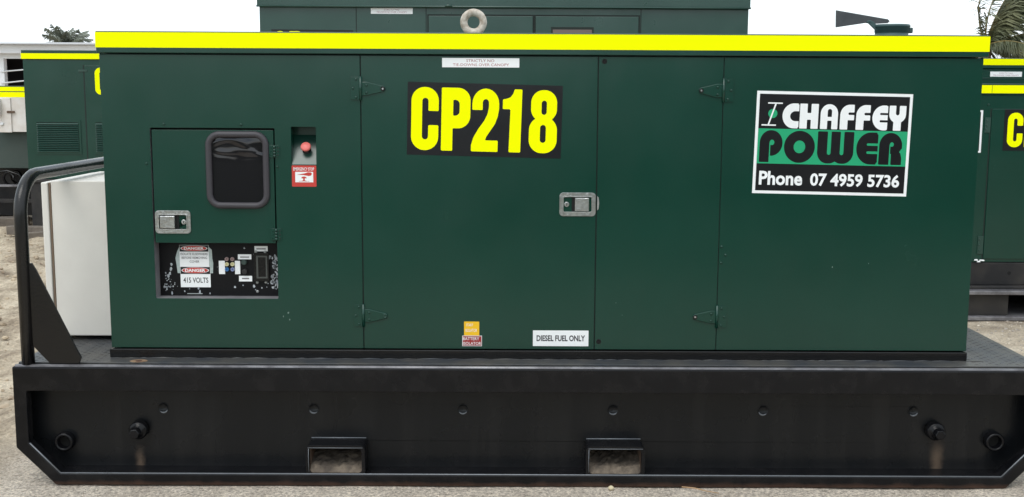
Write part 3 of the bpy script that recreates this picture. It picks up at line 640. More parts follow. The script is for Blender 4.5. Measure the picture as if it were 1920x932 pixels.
plate('meter_bezel', rrect(-1.112, -1.069, .782, .872, .002), [rrect(-1.105, -1.075, .788, .866)], y1-.012, .003, mat('meter_frame', (.06, .065, .06), .4), cp, bevel=0)
for x, z in ((-1.115, .886), (-1.078, .885), (-1.112, .764), (-1.078, .765), (-1.112, .728)):
    MB().lathe((x, RY, z), (0, -1, 0), [(0, .006), (.003, .006), (.005, .003)], 10).build('panel_screw', STEELD, cp)
# peeled paint along the right of the panel
r_ = random.Random(9); mb = MB()
def flake(cx, cz, s, el=1.0):
    n = 7; pts = [(cx+s*cos(2*pi*i/n)*r_.uniform(.4, 1.1), cz+s*el*sin(2*pi*i/n)*r_.uniform(.4, 1.1)) for i in range(n)]; mb.prism(pts, y1-.0008, y1)
for i in range(60): flake(-1.037+r_.gauss(0, .007)+(.0 if i % 3 else -.012), .742+r_.random()*.13, r_.uniform(.002, .007), r_.uniform(.8, 2.4))
for i in range(26): flake(-1.455+r_.gauss(0, .014), .728+r_.random()*.07, r_.uniform(.0015, .004), r_.uniform(.6, 1.4))
for c in ((-1.455, .80), (-1.452, .818), (-1.462, .79), (-1.448, .835)): flake(*c, .006, 1.7)
for c in ((-1.462, .775), (-1.472, .80), (-1.478, .745), (-1.47, .735), (-1.455, .742), (-1.38, .737), (-1.345, .74), (-1.40, .728), (-1.20, .745), (-1.168, .752), (-1.125, .748), (-1.12, .735), (-1.095, .742), (-1.075, .745), (-1.16, .90), (-1.123, .876), (-1.07, .76), (-1.055, .77), (-1.45, .72), (-1.30, .72), (-1.34, .725)): flake(*c, r_.uniform(.002, .006), r_.uniform(.7, 1.8))
mb.build('peeled_paint', mat('bare_white_primer', (.50, .53, .55), .6, var=(.3, .33, .37), vscale=70), cp, kind='stuff')
mb = MB(); mb.box(-1.39, -1.33, y1-.0008, y1, .7165, .7195); mb.build('scratch', mat('grey_scratch', (.4, .43, .43), .6), cp)
# danger signs
tp = MB(); pts = [(-1.425, .80), (-1.428, .83), (-1.432, .86), (-1.425, .885), (-1.415, .905), (-1.30, .905), (-1.288, .893), (-1.287, .86), (-1.284, .84), (-1.286, .80)]
tp.prism(pts, y1-.0006, y1-.0001).build('torn_tape', TAPE, gen)
def danger(x0, x1, z0, z1, lines, zh, name='danger_sign', m=WHITEV):
    d_ = sheet(name, m, gen, x0, x1, z0, z1, y1-.0016)
    hdr = sheet('header', BLKVINYL, d_, x0+.001, x1-.001, zh, z1-.001, y1-.0021, th=.0004)
    cx, cz, hw, hh = (x0+x1)/2, (zh+z1)/2, (x1-x0)*.46, (z1-zh)*.43
    ov = lambda k: [(cx+hw*k*cos(2*pi*i/28), cz+hh*(k-.03)*sin(2*pi*i/28)) for i in range(28)]
    MB().prism(ov(1.0), y1-.0026, y1-.0022).build('oval_border', WHITEV, d_)
    MB().prism(ov(.93), y1-.0031, y1-.0027).build('red_oval', RED, d_)
    text('DANGER', cx-hw*.74, cx+hw*.74, cz-hh*.50, cz+hh*.50, y1-.0034, WHITEV, d_, bold=.035)
    for s_, a_, b_, c_, e_, mt in lines: text(s_, a_, b_, c_, e_, y1-.0021, mt, d_, bold=.012)
danger(-1.415, -1.300, .826, .912, [('ISOLATE ELSEWHERE', -1.411, -1.304, .872, .881, GREYTXT), ('BEFORE REMOVING', -1.407, -1.307, .857, .866, GREYTXT), ('COVER', -1.376, -1.338, .842, .851, GREYTXT)], .886)
danger(-1.414, -1.296, .744, .826, [('415 VOLTS', -1.403, -1.305, .762, .783, DARKTXT)], .797)
# ---- emergency stop recess
SL = .075
mb = MB(); mb.box(EO[0]-.0025, EO[0]-.0005, .008, SL+.004, EO[2]-.002, EO[3]+.002); mb.box(EO[1]+.0005, EO[1]+.0025, .008, SL+.004, EO[2]-.002, EO[3]+.002)
mb.box(EO[0]-.002, EO[1]+.002, .008, SL+.004, EO[3]+.0005, EO[3]+.002); mb.box(EO[0]-.002, EO[1]+.002, SL+.001, SL+.004, 1.33, EO[3])
mb.build('stop_recess', GREEN, gen)
mb = MB(); mb.add([(EO[0], .003, EO[2]+.001), (EO[1], .003, EO[2]+.001), (EO[1], SL, 1.345), (EO[0], SL, 1.345), (EO[0], .005, EO[2]-.002), (EO[1], .005, EO[2]-.002), (EO[1], SL+.002, 1.343), (EO[0], SL+.002, 1.343)], [(0, 1, 2, 3), (4, 7, 6, 5), (0, 4, 5, 1), (3, 2, 6, 7), (0, 3, 7, 4), (1, 5, 6, 2)])
sp_ = mb.build('sloping_plate', GREEN2, gen)  # lighter green puts the sky-lit tone into this upward face
nrm = Vector((0, -(1.345-EO[2]), SL)).normalized(); c0 = Vector((-.902, .038, 1.286)) 
st = MB().lathe(c0, nrm, [(0, .017), (.006, .017), (.006, .012), (.022, .012)], 20).build('emergency_stop_button', BLKVINYL, gen)
MB().lathe(c0, nrm, [(.022, .016), (.025, .0195), (.031, .0195), (.0345, .016), (.035, .0)], 24, cap1=False).build('button_head', BUTTON, st)
es = sheet('emergency_stop_sign', RED, gen, -.955, -.861, 1.149, 1.2305, -.0008, r=.003)
text('EMERGENCY STOP', -.949, -.869, 1.211, 1.223, -.0011, WHITEV, es, bold=.01)
sheet('sign_window', WHITEV, es, -.942, -.873, 1.166, 1.206, -.0013, th=.0004)
pict = lambda X, Y: U(I(s_el(X, Y, .9, .20, .33, .85), s_box(X, Y, .55, 1.25, .02, .42)), s_box(X, Y, .84, .96, -.02, .3), s_poly(X, Y, [(.1, .72), (.45, .74), (.85, .80), (1.1, .70), (1.3, .68), (1.55, .72), (1.62, .86), (1.5, .97), (1.2, .96), (.95, .88), (.5, .80)]))
glyph(lambda X, Y: U(s_poly(X, Y, [(.1, .70), (.5, .72), (.85, .69), (1.1, .64), (1.3, .60), (1.55, .64), (1.66, .82), (1.58, .97), (1.25, .99), (.95, .88), (.5, .80)]), I(s_el(X, Y, .85, .36, .27, .19), s_box(X, Y, .5, 1.2, .36, .6)), s_box(X, Y, .77, .93, .10, .4), s_box(X, Y, .3, 1.4, .04, .075), s_box(X, Y, .62, 1.08, .04, .12)), 1.75, -.941, -.874, 1.168, 1.205, -.0016, RED, es, name='pictogram')

# ---- latches (paddle handles)
def latch(x0, x1, z0, z1, y, paddle_right):
    l = plate('paddle_latch', rrect(x0, x1, z0, z1, .014, 5), [rrect(x0+.016, x1-.016, z0+.017, z1-.017, .004, 2)], y-.004, .004, STEEL, gen, bevel=.0012)
    plate('raised_rim', rrect(x0+.012, x1-.012, z0+.013, z1-.013, .005, 3), [rrect(x0+.016, x1-.016, z0+.017, z1-.017, .004, 2)], y-.0065, .003, STEEL, l, bevel=.001)
    mb = MB(); mb.box(x0+.013, x1-.013, y+.0005, y+.0015, z0+.014, z1-.014); mb.build('latch_pan', STEELD, l)
    px0, px1 = (x1-.080, x1-.026) if paddle_right else (x0+.019, x0+.078)
    sx0, sx1 = (px0-.012, px0+.001) if paddle_right else (px1-.001, px1+.014)
    MB().box(sx0, sx1, y-.0012, y+.0003, z0+.018, z1-.018).build('latch_slot', DARKHOLE, l)
    mb = MB(); mb.add([(px0, y-.004 if paddle_right else y-.009, z0+.020), (px1, y-.009 if paddle_right else y-.012, z0+.020), (px1, y-.009 if paddle_right else y-.012, z1-.020), (px0, y-.004 if paddle_right else y-.009, z1-.020), (px0, y, z0+.020), (px1, y, z0+.020), (px1, y, z1-.020), (px0, y, z1-.020)], [(0, 1, 2, 3), (4, 7, 6, 5), (0, 4, 5, 1), (3, 2, 6, 7), (0, 3, 7, 4), (1, 5, 6, 2)])
    mb.build('handle', STEEL, l, bevel=.003)
    lx = x0+.028 if paddle_right else x1-.027; lz = (z0+z1)/2
    MB().lathe((lx, y+.0005, lz), (0, -1, 0), [(0, .010), (.003, .010), (.0045, .008)], 18).build('lock', STEEL, l)
    MB().box(lx-.001, lx+.001, y-.0046, y-.0041, lz-.005, lz+.005).build('keyhole', DARKHOLE, l)
    for ax in (x0+.032, x1-.032):
        for az in (z0+.0065, z1-.0065): MB().lathe((ax, y-.004, az), (0, -1, 0), [(0, .0055), (.002, .0045)], 12).build('rivet', STEELD, l)
latch(-1.487, -1.350, .965, 1.054, .0025, False)
latch(.075, .2145, 1.040, 1.131, 0, True)
MB().prism([(.2205, 1.063), (.226, 1.068), (.228, 1.09), (.226, 1.112), (.2205, 1.118)], -.003, -.0002).build('striker_edge', STEELD, gen)

# ---- hinges
def strap_hinge(xs, zc, side, shiny=True):
    """leaf on the fixed panel, knuckle on the seam, tapering strap on the door (side=+1: strap to the right)"""
    s = side
    X_ = lambda d: xs+s*d
    lf = [(X_(-.038), zc-.043), (X_(-.005), zc-.043), (X_(-.005), zc+.043), (X_(-.038), zc+.043)]
    h = MB().prism(lf if s > 0 else lf[::-1], -.0052, -.0001).build('strap_hinge', GREEN, gen, bevel=.0008)
    MB().tube([(xs, -.005, zc-.045), (xs, -.005, zc+.045)], .0055, 12).build('knuckle', GREEN, h)
    zs = zc-.001
    st_ = [(X_(.005), zs-.026), (X_(.024), zs-.026), (X_(.078), zs-.013)] + [(X_(.083+.012*cos(t)), zs+.012*sin(t)) for t in [-1.2, -.6, 0, .6, 1.2]] + [(X_(.078), zs+.013), (X_(.024), zs+.026), (X_(.005), zs+.026)]
    MB().prism(st_ if s > 0 else st_[::-1], -.0062, -.0001).build('strap', GREEN, h, bevel=.0024)
    for d, z in ((-.017, .034), (-.029, 0), (-.017, -.034)): MB().lathe((X_(d), -.0052, zc+z), (0, -1, 0), [(0, .0052), (.0025, .004), (.003, .002)], 12).build('hinge_screw', GREEN, h)
    for d, z in ((.023, .013), (.023, -.015)): MB().lathe((X_(d), -.0062, zs+z), (0, -1, 0), [(0, .0052), (.0025, .004), (.003, .002)], 12).build('hinge_screw', GREEN, h)
    b_ = MB().lathe((X_(.085), -.0061, zs), (0, -1, 0), [(0, .0085), (.0025, .0085), (.0025, .005), (.001, .0045)], 14).build('strap_bolt', DARKHOLE if shiny else GREEN, h)
    if shiny: MB().lathe((X_(.085), -.0064, zs), (0, -1, 0), [(0, .0042), (.003, .0036)], 10).build('bolt_centre', STEEL, h)
strap_hinge(S1, 1.525, 1); strap_hinge(S1, .646, 1, False); strap_hinge(S3, 1.524, -1); strap_hinge(S3, .647, -1)
for xc, zc in ((-1.0195, 1.284), (-1.0195, .963)):
    h = MB().box(xc-.021, xc+.021, -.0030, -.0001, zc-.0235, zc+.0235).build('butt_hinge', GREEN, gen, bevel=.0008)
    for k in range(4): MB().tube([(xc, -.0045, zc-.022+k*.0115), (xc, -.0045, zc-.0135+k*.0115)], .0055, 10).build('knuckle', GREEN, h)
    for dx in (-.014, .014):
        for dz in (-.014, 0, .014): MB().lathe((xc+dx, -.0029, zc+dz), (0, -1, 0), [(0, .0035), (.0015, .002)], 8).build('hinge_screw', DARKGAP if dx > 0 else GREEN, h)
for x, z in ((.706, .923), (.722, .891), (.706, .860), (-1.44, 1.386), (-1.145, 1.386), (-1.512, 1.235), (-1.01, 1.225)):
    MB().lathe((x, -.0002, z), (0, -1, 0), [(0, .0055), (.0025, .0045), (.0035, .002)], 12).build('rivet', GREEN, gen)
for x, z in ((.2405, 1.631), (.2345, .546)):
    MB().lathe((x, -.0004, z), (0, -1, 0), [(0, .0095), (.0015, .0095), (.0015, .006), (.0005, .0055)], 16).build('access_hole', DARKHOLE, gen)

# ---- signs on the canopy
A1 = rad(-.3); s_ = sheet('warning_sign', WHITEV, gen, -.376, -.083, 1.606, 1.641, -.0008)
text('STRICTLY NO', -.284, -.178, 1.626, 1.636, -.0011, REDTXT, s_, piv=(-.23, 1.62)); text('TIE-DOWNS OVER CANOPY', -.335, -.122, 1.611, 1.621, -.0011, REDTXT, s_)
AB = rad(-1.25); pv = (-.2145, 1.4065)
nb = sheet('number_board', BLKVINYL, gen, -.5095, .0805, 1.2685, 1.5445, -.0010, pv, AB, th=.0009)
zb0, zb1 = 1.287, 1.5265
for c, xa, xb, tb in (('C', -.4945, -.3905, G), ('P', -.3795, -.2695, G), ('2', -.2645, -.160, G), ('1', -.146, -.073, G), ('8', -.044, .063, G)):
    glyph(tb[c][1], tb[c][0], xa, xb, zb0, zb1, -.0013, YELLOW, nb, 'letter' if c in 'CP' else 'digit', 56, pv, AB)
AL = rad(-1.05); pl = (1.117, 1.323)
lg = sheet('company_sign', WHITEV, gen, .8205, 1.4155, 1.1275, 1.5185, -.0010, pl, AL, th=.0009)
sheet('sign_field', BLKVINYL, lg, .8315, 1.4045, 1.1385, 1.5075, -.0014, pl, AL, th=.0003)
sheet('green_band', LOGOGREEN, lg, .8317, 1.4043, 1.2425, 1.3760, -.0018, pl, AL, th=.0003)
word(L, 'CHAFFEY', .9215, 1.393, 1.379, 1.4735, -.0018, WHITEV, lg, .095, piv=pl, a=AL, gaps=[.075, .10, .10, .09, .10, .11])
word(B, 'POWER', .8375, 1.386, 1.2480, 1.3700, -.0022, BLKVINYL, lg, .07, piv=pl, a=AL, gaps=[.06, .09, .10, .09])
text('Phone', .844, 1.011, 1.160, 1.214, -.0018, WHITEV, lg, bold=.03, piv=pl, a=AL); text('07 4959 5736', 1.041, 1.385, 1.160, 1.210, -.0018, WHITEV, lg, bold=.03, piv=pl, a=AL)
# I-beam emblem with a green disc
MB().prism([rotp(x, z, pl, AL) for x, z in circ_pts(.884, 1.4335, .0175, 24)], -.0020, -.0017).build('emblem_disc', LOGOGREEN, lg)
mb = MB(); mb.prism([rotp(*p, pl, AL) for p in ((.864, 1.4755), (.920, 1.4755), (.920, 1.4705), (.864, 1.4705))], -.0026, -.0021)
mb.prism([rotp(*p, pl, AL) for p in ((.843, 1.392), (.898, 1.392), (.898, 1.387), (.843, 1.387))], -.0026, -.0021)
mb.prism([rotp(*p, pl, AL) for p in ((.866, 1.3922), (.872, 1.3922), (.897, 1.4703), (.891, 1.4703))], -.0026, -.0021); mb.build('emblem_beam', WHITEV, lg)
s_ = sheet('start_isolator_sign', AMBER, gen, -.2935, -.234, .5675, .623, -.0008, r=.002)
text('START', -.285, -.258, .604, .615, -.0011, WHITEV, s_); text('ISOLATOR', -.288, -.243, .582, .594, -.0011, WHITEV, s_)
s_ = sheet('battery_isolator_sign', WHITEV, gen, -.3005, -.2235, .525, .5668, -.0008)
sheet('sign_field', MAROON, s_, -.2985, -.2255, .527, .5648, -.0012, th=.0003)
text('BATTERY', -.2975, -.234, .549, .561, -.0015, WHITEV, s_, bold=.005); text('ISOLATOR', -.2975, -.2265, .530, .542, -.0015, WHITEV, s_, bold=.005)
s_ = sheet('fuel_sign', WHITEV, gen, -.0235, .1945, .5265, .589, -.0008, r=.001)
text('DIESEL FUEL ONLY', -.009, .181, .546, .570, -.0011, DARKTXT, s_, bold=.03)
# small scuffs in the paint
mb = MB(); r_ = random.Random(21)
for x, z, k in ((1.14, .845, .003), (-.98, .655, .004), (-1.0, .64, .003), (-.975, .628, .003), (1.28, .86, .002), (.3, .7, .0015)):
    pts = [(x+k*cos(t)*r_.uniform(.4, 1), z+k*1.5*sin(t)*r_.uniform(.5, 1)) for t in [i*1.05 for i in range(6)]]; mb.prism(pts, -.0004, -.0001)
mb.build('paint_scuff', mat('bare_scuff', (.16, .24, .21), .6), gen)

# ---- lifting ring
LY = .45; lr = MB().lathe((-.271, LY, 1.7352), (0, 0, 1), [(0, .05), (.006, .05), (.008, .03), (.016, .018)], 24).build('lifting_eye', RING, gen)
MB().tube([(-.271+.0405*cos(t), LY, 1.8005+.0405*sin(t)) for t in [2*pi*i/40 for i in range(40)]], .0155, 14, closed=True).build('ring', RING, lr)
# ---- exhaust rain cap
PX = 1.473
pc = MB().lathe((PX, LY, 1.735), (0, 0, 1), [(0, .073), (.020, .073), (.0205, .067), (.033, .067), (.0335, .069), (.052, .069), (.054, .074), (.062, .0735), (.065, .07)], 32).build('exhaust_cap', CAPGREEN, gen)
MB().box(PX+.066, PX+.086, LY-.012, LY+.012, 1.765, 1.788).build('clamp_lug', CAPGREEN, pc, bevel=.004)
mb = MB(); mb.prism([(1.236, 1.858), (1.455, 1.822), (1.463, 1.814), (1.455, 1.806), (1.392, 1.802), (1.362, 1.806), (1.238, 1.787)], LY-.004, LY+.002)
fl = mb.build('rain_flap', FLAPGREY, pc, bevel=.002)
MB().prism([(1.362, 1.812), (1.376, 1.818), (1.392, 1.811), (1.412, 1.792), (1.424, 1.775), (1.408, 1.770)], LY-.012, LY-.0045).build('flap_bracket', CAPGREEN, pc, bevel=.002)
for p in ((1.376, 1.811), (1.414, 1.781)): MB().lathe((p[0], LY-.012, p[1]), (0, -1, 0), [(0, .004), (.003, .003)], 10).build('bracket_bolt', CAPGREEN, pc)

# ---- guard hoop with gussets, at the left end of the skid
HX = -1.958
pts = [(HX, -.112, DZ), (HX, -.112, 1.04)] + [(HX, -.112+.16*(1-cos(t)), 1.04+.15*sin(t)) for t in [rad(9*i) for i in range(1, 11)]] + [(HX, .95, 1.19)] + [(HX, .95+.16*sin(t), 1.04+.15*cos(t)) for t in [rad(9*i) for i in range(1, 11)]] + [(HX, 1.11, DZ)]
MB().tube(pts, .0242, 18).build('guard_hoop', BLACK, gen)
for yy in (-.112, 1.11):
    MB().prism([(HX+.012, .862), (HX+.034, .864), (HX+.048, .84), (HX+.192, .525), (HX+.205, .50), (HX+.195, DZ+.001), (HX+.085, DZ+.001), (HX+.022, .545), (HX+.012, .545)], yy-.005, yy+.005).build('gusset', BLACK, gen, bevel=.0015)
# ---- off-white cable box on the end wall
b0 = bx('cable_box', WHITEBOX, gen, -2.010, -1.678, .31, .88, .492, 1.142, bevel=.004)
bx('box_door', WHITEBOX, b0, -2.046, -2.018, .300, .89, .488, 1.136, bevel=.004)
bx('door_seal', SEAL, b0, -2.0175, -2.0105, .308, .882, .495, 1.134)

# ================================================================== OTHER GENERATORS
def back_gen(name, label, x0, x1, y, d, body_z, top, lipmat, roof_h, skid_z=0.0, shade=GREEN2):
    t = thing(name, label, 'generator', ((x0+x1)/2, y+d/2, 0), 'other dark green generators parked in the yard')
    bx('body', shade, t, x0, x1, y, y+d, body_z, top-roof_h, bevel=.006)
    bx('roof', shade, t, x0-.02, x1+.02, y-.02, y+d+.02, top-roof_h+.002, top, bevel=.006)
    return t
def seam(t, x0, x1, y, z0, z1): bx('door_gap', DARKGAP, t, x0, x1, y-.0012, y-.0002, z0, z1)

# -- tall one directly behind
YE = 6.0
E_ = thing('diesel_generator', 'tall dark green generator directly behind the CP218 one, roof cut by the photo top', 'generator', (-.18, YE+.9, 0), 'other dark green generators parked in the yard')
bx('body', GREEN2, E_, -2.362, 2.012, YE, YE+1.8, .5, 2.262, bevel=.005)
bx('roof', GREEN2, E_, -2.378, 2.022, YE-.03, YE+1.83, 2.262, 2.50, bevel=.008)
MB().tube([(-2.38, YE-.032, 2.262), (2.024, YE-.032, 2.262)], .009, 8).build('roof_lip', GREEN2, E_)
bx('skid_rail', DUSTY, E_, -2.6, 2.25, YE-.1, YE+1.9, 0, .499, bevel=.01)
for xs_ in (-1.497, -.872, 1.050): seam(E_, xs_-.004, xs_+.004, YE, .52, 2.255)
for xa, xb in ((-.853, .088), (.104, 1.034)):
    bx('canopy_door', GREEN2, E_, xa+.004, xb-.006, YE-.014, YE-.0015, .62, 2.184, bevel=.003)
bx('door_gap', DARKGAP, E_, -.862, 1.043, YE-.001, YE-.0003, .6, 2.198)
sl = bx('vent_slot', DARKGAP, E_, .245, .628, YE-.016, YE-.0145, 1.95, 2.090)
bx('slot_plate', mat('brownish_plate', (.16, .12, .11), .6), sl, .262, .612, YE-.018, YE-.0165, 1.955, 2.068)
lb = sheet('warning_sign', WHITEV, E_, -1.365, -.992, 2.199, 2.250, YE-.0016)
text('STRICTLY NO', -1.248, -1.112, 2.229, 2.243, YE-.002, PINKTXT, lb); text('TIE-DOWNS OVER CANOPY', -1.315, -1.043, 2.207, 2.221, YE-.002, PINKTXT, lb)
b_ = sheet('number_board', BLKVINYL, E_, -2.26, -1.527, 1.72, 2.056, YE-.0016, (-1.9, 1.9), rad(-.4))
for c, xa, xb in (('C', -2.245, -2.115), ('P', -2.098, -1.968)): glyph(G[c][1], G[c][0], xa, xb, 1.745, 2.043, YE-.0022, YELLOW, b_, 'letter', 40)
MB().lathe((-.70, YE-.05, 2.27), (1, 0, 0), [(0, .012), (.06, .012)], 10).build('roof_fitting', GREEN2, E_)

# -- left one with the louvres
YA = 7.6
A_ = thing('diesel_generator', 'dark green generator at left with louvred grilles and a single yellow roof stripe', 'generator', (-3.9, YA+.8, 0), 'other dark green generators parked in the yard')
bx('body', GREEN, A_, -5.175, -2.95, YA, YA+1.6, .583, 1.824, bevel=.005)
bx('roof', GREEN, A_, -5.185, -2.94, YA-.012, YA+1.62, 1.826, 1.919, bevel=.006)
bx('yellow_stripe', YELLOW, A_, -5.186, -2.939, YA-.0135, YA-.0125, 1.828, 1.885)
seam(A_, -4.552, -4.540, YA, .65, 1.765); bx('canopy_door', GREEN, A_, -4.537, -3.1, YA-.006, YA-.0014, .65, 1.762, bevel=.002)
bx('strap_hinge', GREEN2, A_, -4.60, -4.51, YA-.010, YA-.0062, 1.70, 1.72)
for xa, xb in ((-5.06, -4.625), (-4.443, -4.0)):
    yy = YA-.008 if xa > -4.5 else YA-.002
    gr = plate('louvre_grille', rrect(xa-.028, xb+.024, .842, 1.20), [rrect(xa, xb, .868, 1.176)], yy-.006, .005, GREEN, A_, bevel=0)
    bx('grille_back', DARKGAP, gr, xa, xb, yy-.0012, yy-.0004, .868, 1.176)
    for k in range(16):
        z = .872+k*.019; mb = MB(); mb.add([(xa, yy-.016, z), (xb, yy-.016, z), (xb, yy-.002, z+.012), (xa, yy-.002, z+.012), (xa, yy-.016, z-.003), (xb, yy-.016, z-.003)], [(0, 1, 2, 3), (4, 5, 1, 0)]); mb.build('louvre', GREEN2, gr)
glyph(G['C'][1], .44, -4.432, -4.31, 1.463, 1.741, YA-.0075, YELLOW, A_, 'letter', 40)
bx('skid_rail', DUSTY, A_, -5.20, -2.9, YA-.05, YA+1.7, .545, .579, bevel=.006)
bx('skid_rail', DUSTY, A_, -5.15, -2.9, YA-.03, YA+1.65, .06, .544, bevel=.006)
for i, xx in enumerate((-5.02, -4.2, -3.2)): bx('skid_block', DUSTY, A_, xx, xx+.3, YA-.045, YA+1.6, .0, .059)

# -- far left one with the white switch cabinet
YBk = 8.0
B_ = thing('diesel_generator', 'grey-green generator at the far left edge, two yellow stripes above its white switch cabinet', 'generator', (-6.8, YBk+.6, 0), 'other dark green generators parked in the yard')
bx('body', GREYGREEN, B_, -8.4, -5.215, YBk, YBk+1.2, .665, 1.429, bevel=.005)
bx('roof', GREYGREEN, B_, -8.41, -5.205, YBk-.012, YBk+1.22, 1.430, 1.552, bevel=.004)
bx('yellow_stripe', YELLOW, B_, -8.41, -5.2, YBk-.0135, YBk-.0125, 1.494, 1.540); bx('yellow_stripe', YELLOW, B_, -8.41, -5.2, YBk-.0135, YBk-.0125, 1.430, 1.484)
wb = bx('switch_cabinet', CREAM, B_, -5.60, -5.235, YBk-.10, YBk-.0005, 1.062, 1.428, bevel=.003)
bx('cabinet_door', CREAM, wb, -5.595, -5.449, YBk-.115, YBk-.1005, 1.056, 1.424, bevel=.004)
bx('cabinet_box', CREAM, wb, -5.75, -5.546, YBk-.19, YBk-.1155, 1.235, 1.415, bevel=.008)
bx('hasp', RUST, wb, -5.49, -5.405, YBk-.125, YBk-.1155, 1.262, 1.286, bevel=.004)
MB().lathe((-5.548, YBk-.115, 1.146), (0, -1, 0), [(0, .018), (.014, .018), (.018, .01)], 14).build('knob', WHITEV, wb)
MB().lathe((-5.575, YBk-.191, 1.36), (0, -1, 0), [(0, .025), (.012, .02)], 12).build('cable_gland', RUST, wb)
bx('chassis_rail', DUSTY, B_, -8.3, -5.25, YBk+.3, YBk+1.1, .12, .66)
bx('chassis_rail', GALV, B_, -8.3, -5.23, YBk-.05, YBk+.04, .465, .49, bevel=.004)
bx('chassis_rail', DUSTY, B_, -8.3, -5.23, YBk-.04, YBk+.05, .29, .335, bevel=.004)
MB().tube([(-5.56+.075*cos(t), YBk-.05+.012*i, .545+.075*sin(t)) for i, t in enumerate([i*2*pi/16 for i in range(30)])], .014, 8).build('hose', BLACK, B_)
MB().tube([(-5.75, YBk-.04, .62), (-5.55, YBk-.05, .64), (-5.43, YBk-.05, .60), (-5.35, YBk-.03, .49)], .012, 8).build('hose', BLACK, B_)
bx('leg', DUSTY, B_, -5.50, -5.42, YBk, YBk+.06, 0, .464, bevel=.004)
# timbers on the mud under them
def timber(x, y, z, lx, ly, lz, rz, label):
    mb = MB(); c, s = cos(rz), sin(rz); mb.obox((x, y, z+lz/2), Vector((c, s, 0)), Vector((-s, c, 0)), Vector((0, 0, 1)), lx/2, ly/2, lz/2)
    o = mb.build('timber_block', TIMBER, None, bevel=.008); o['label'] = label; o['category'] = 'timber'; o['group'] = 'timbers lying on the mud at left'; return o
timber(-5.75, 7.75, .05, .9, .20, .10, .35, 'pale grey timber on the mud under the far left generator, left of the hoop post')
timber(-4.93, 7.35, .02, .8, .10, .09, -.12, 'long timber on the mud between the guard hoop post and the white cable box')
timber(-4.88, 7.15, .01, .35, .09, .07, .7, 'short skewed timber in front of the longer one, right of the guard hoop post')

# -- right one
YC = 3.285
C_ = thing('diesel_generator', 'dark green generator on a black skid at the right edge, its number board cut off', 'generator', (4.1, YC+.55, 0), 'other dark green generators parked in the yard')
bx('body', GREEN, C_, 2.45, 5.9, YC, YC+1.1, .382, 1.512, bevel=.005)
bx('roof', GREEN, C_, 2.43, 5.93, YC-.012, YC+1.12, 1.515, 1.584, bevel=.004)
bx('yellow_stripe', YELLOW, C_, 2.43, 3.0895, YC-.0135, YC-.0125, 1.521, 1.574); bx('yellow_stripe', YELLOW, C_, 3.0925, 5.93, YC-.0135, YC-.0125, 1.521, 1.574)
seam(C_, 3.094, 3.101, YC, .40, 1.42); bx('canopy_door', GREEN, C_, 3.103, 4.1, YC-.006, YC-.0003, .405, 1.418, bevel=.003)
for zc, hh in ((1.31, .05), (.50, .06)):
    h = bx('strap_hinge', GREEN2, C_, 3.060, 3.098, YC-.006, YC-.0003, zc-hh, zc+hh, bevel=.001)
    for dz in (-.6, 0, .6): MB().lathe((3.072, YC-.006, zc+dz*hh), (0, -1, 0), [(0, .007), (.004, .004)], 10).build('hinge_screw', GREEN2, h)
MB().lathe((3.078, YC-.0003, 1.445), (0, -1, 0), [(0, .008), (.005, .005)], 10).build('rivet', GREEN2, C_)
b_ = sheet('number_board', BLKVINYL, C_, 3.188, 3.80, 1.140, 1.415, YC-.0075)
for c, xa, xb in (('C', 3.212, 3.315), ('P', 3.328, 3.435)): glyph(G[c][1], G[c][0], xa, xb, 1.163, 1.393, YC-.0081, YELLOW, b_, 'letter', 44)
sg = sheet('company_sign', WHITEV, C_, 2.45, 3.045, 1.125, 1.408, YC-.0016); sheet('sign_field', BLKVINYL, sg, 2.462, 3.031, 1.137, 1.396, YC-.0021, th=.0004)
bx('base_rail', DUSTY, C_, 2.45, 5.9, YC-.004, YC+1.1, .226, .379, bevel=.004)
MB().lathe((3.287, YC-.0042, .308), (0, -1, 0), [(0, .013), (.001, .013)], 14).build('rail_hole', DARKHOLE, C_)
bx('skid_flange', GALV, C_, 2.2, 6.1, YC-.13, YC+1.2, .178, .205, bevel=.004); bx('skid_flange', DUSTY, C_, 2.2, 6.1, YC-.06, YC+1.2, .2055, .2255, bevel=.004)
bx('skid_block', DUSTY, C_, 2.2, 3.262, YC-.08, YC+1.15, .030, .1775, bevel=.004); bx('skid_block', DUSTY, C_, 3.60, 6.1, YC-.08, YC+1.15, .030, .1775, bevel=.004)
bx('pocket_back', DARKHOLE, C_, 3.262, 3.60, YC+.5, YC+.51, .030, .1775)
bx('skid_foot', GALV, C_, 2.2, 6.1, YC-.13, YC+1.2, .002, .0295, bevel=.004)
mb = MB(); r_ = random.Random(2)
for i in range(7): mb.lathe((3.045+i*.009, YC-.02, .385+r_.uniform(0, .012)), (0, 0, 1), [(0, .009), (.008, .006)], 6)
mb.build('sealant_blob', WHITEV, C_)
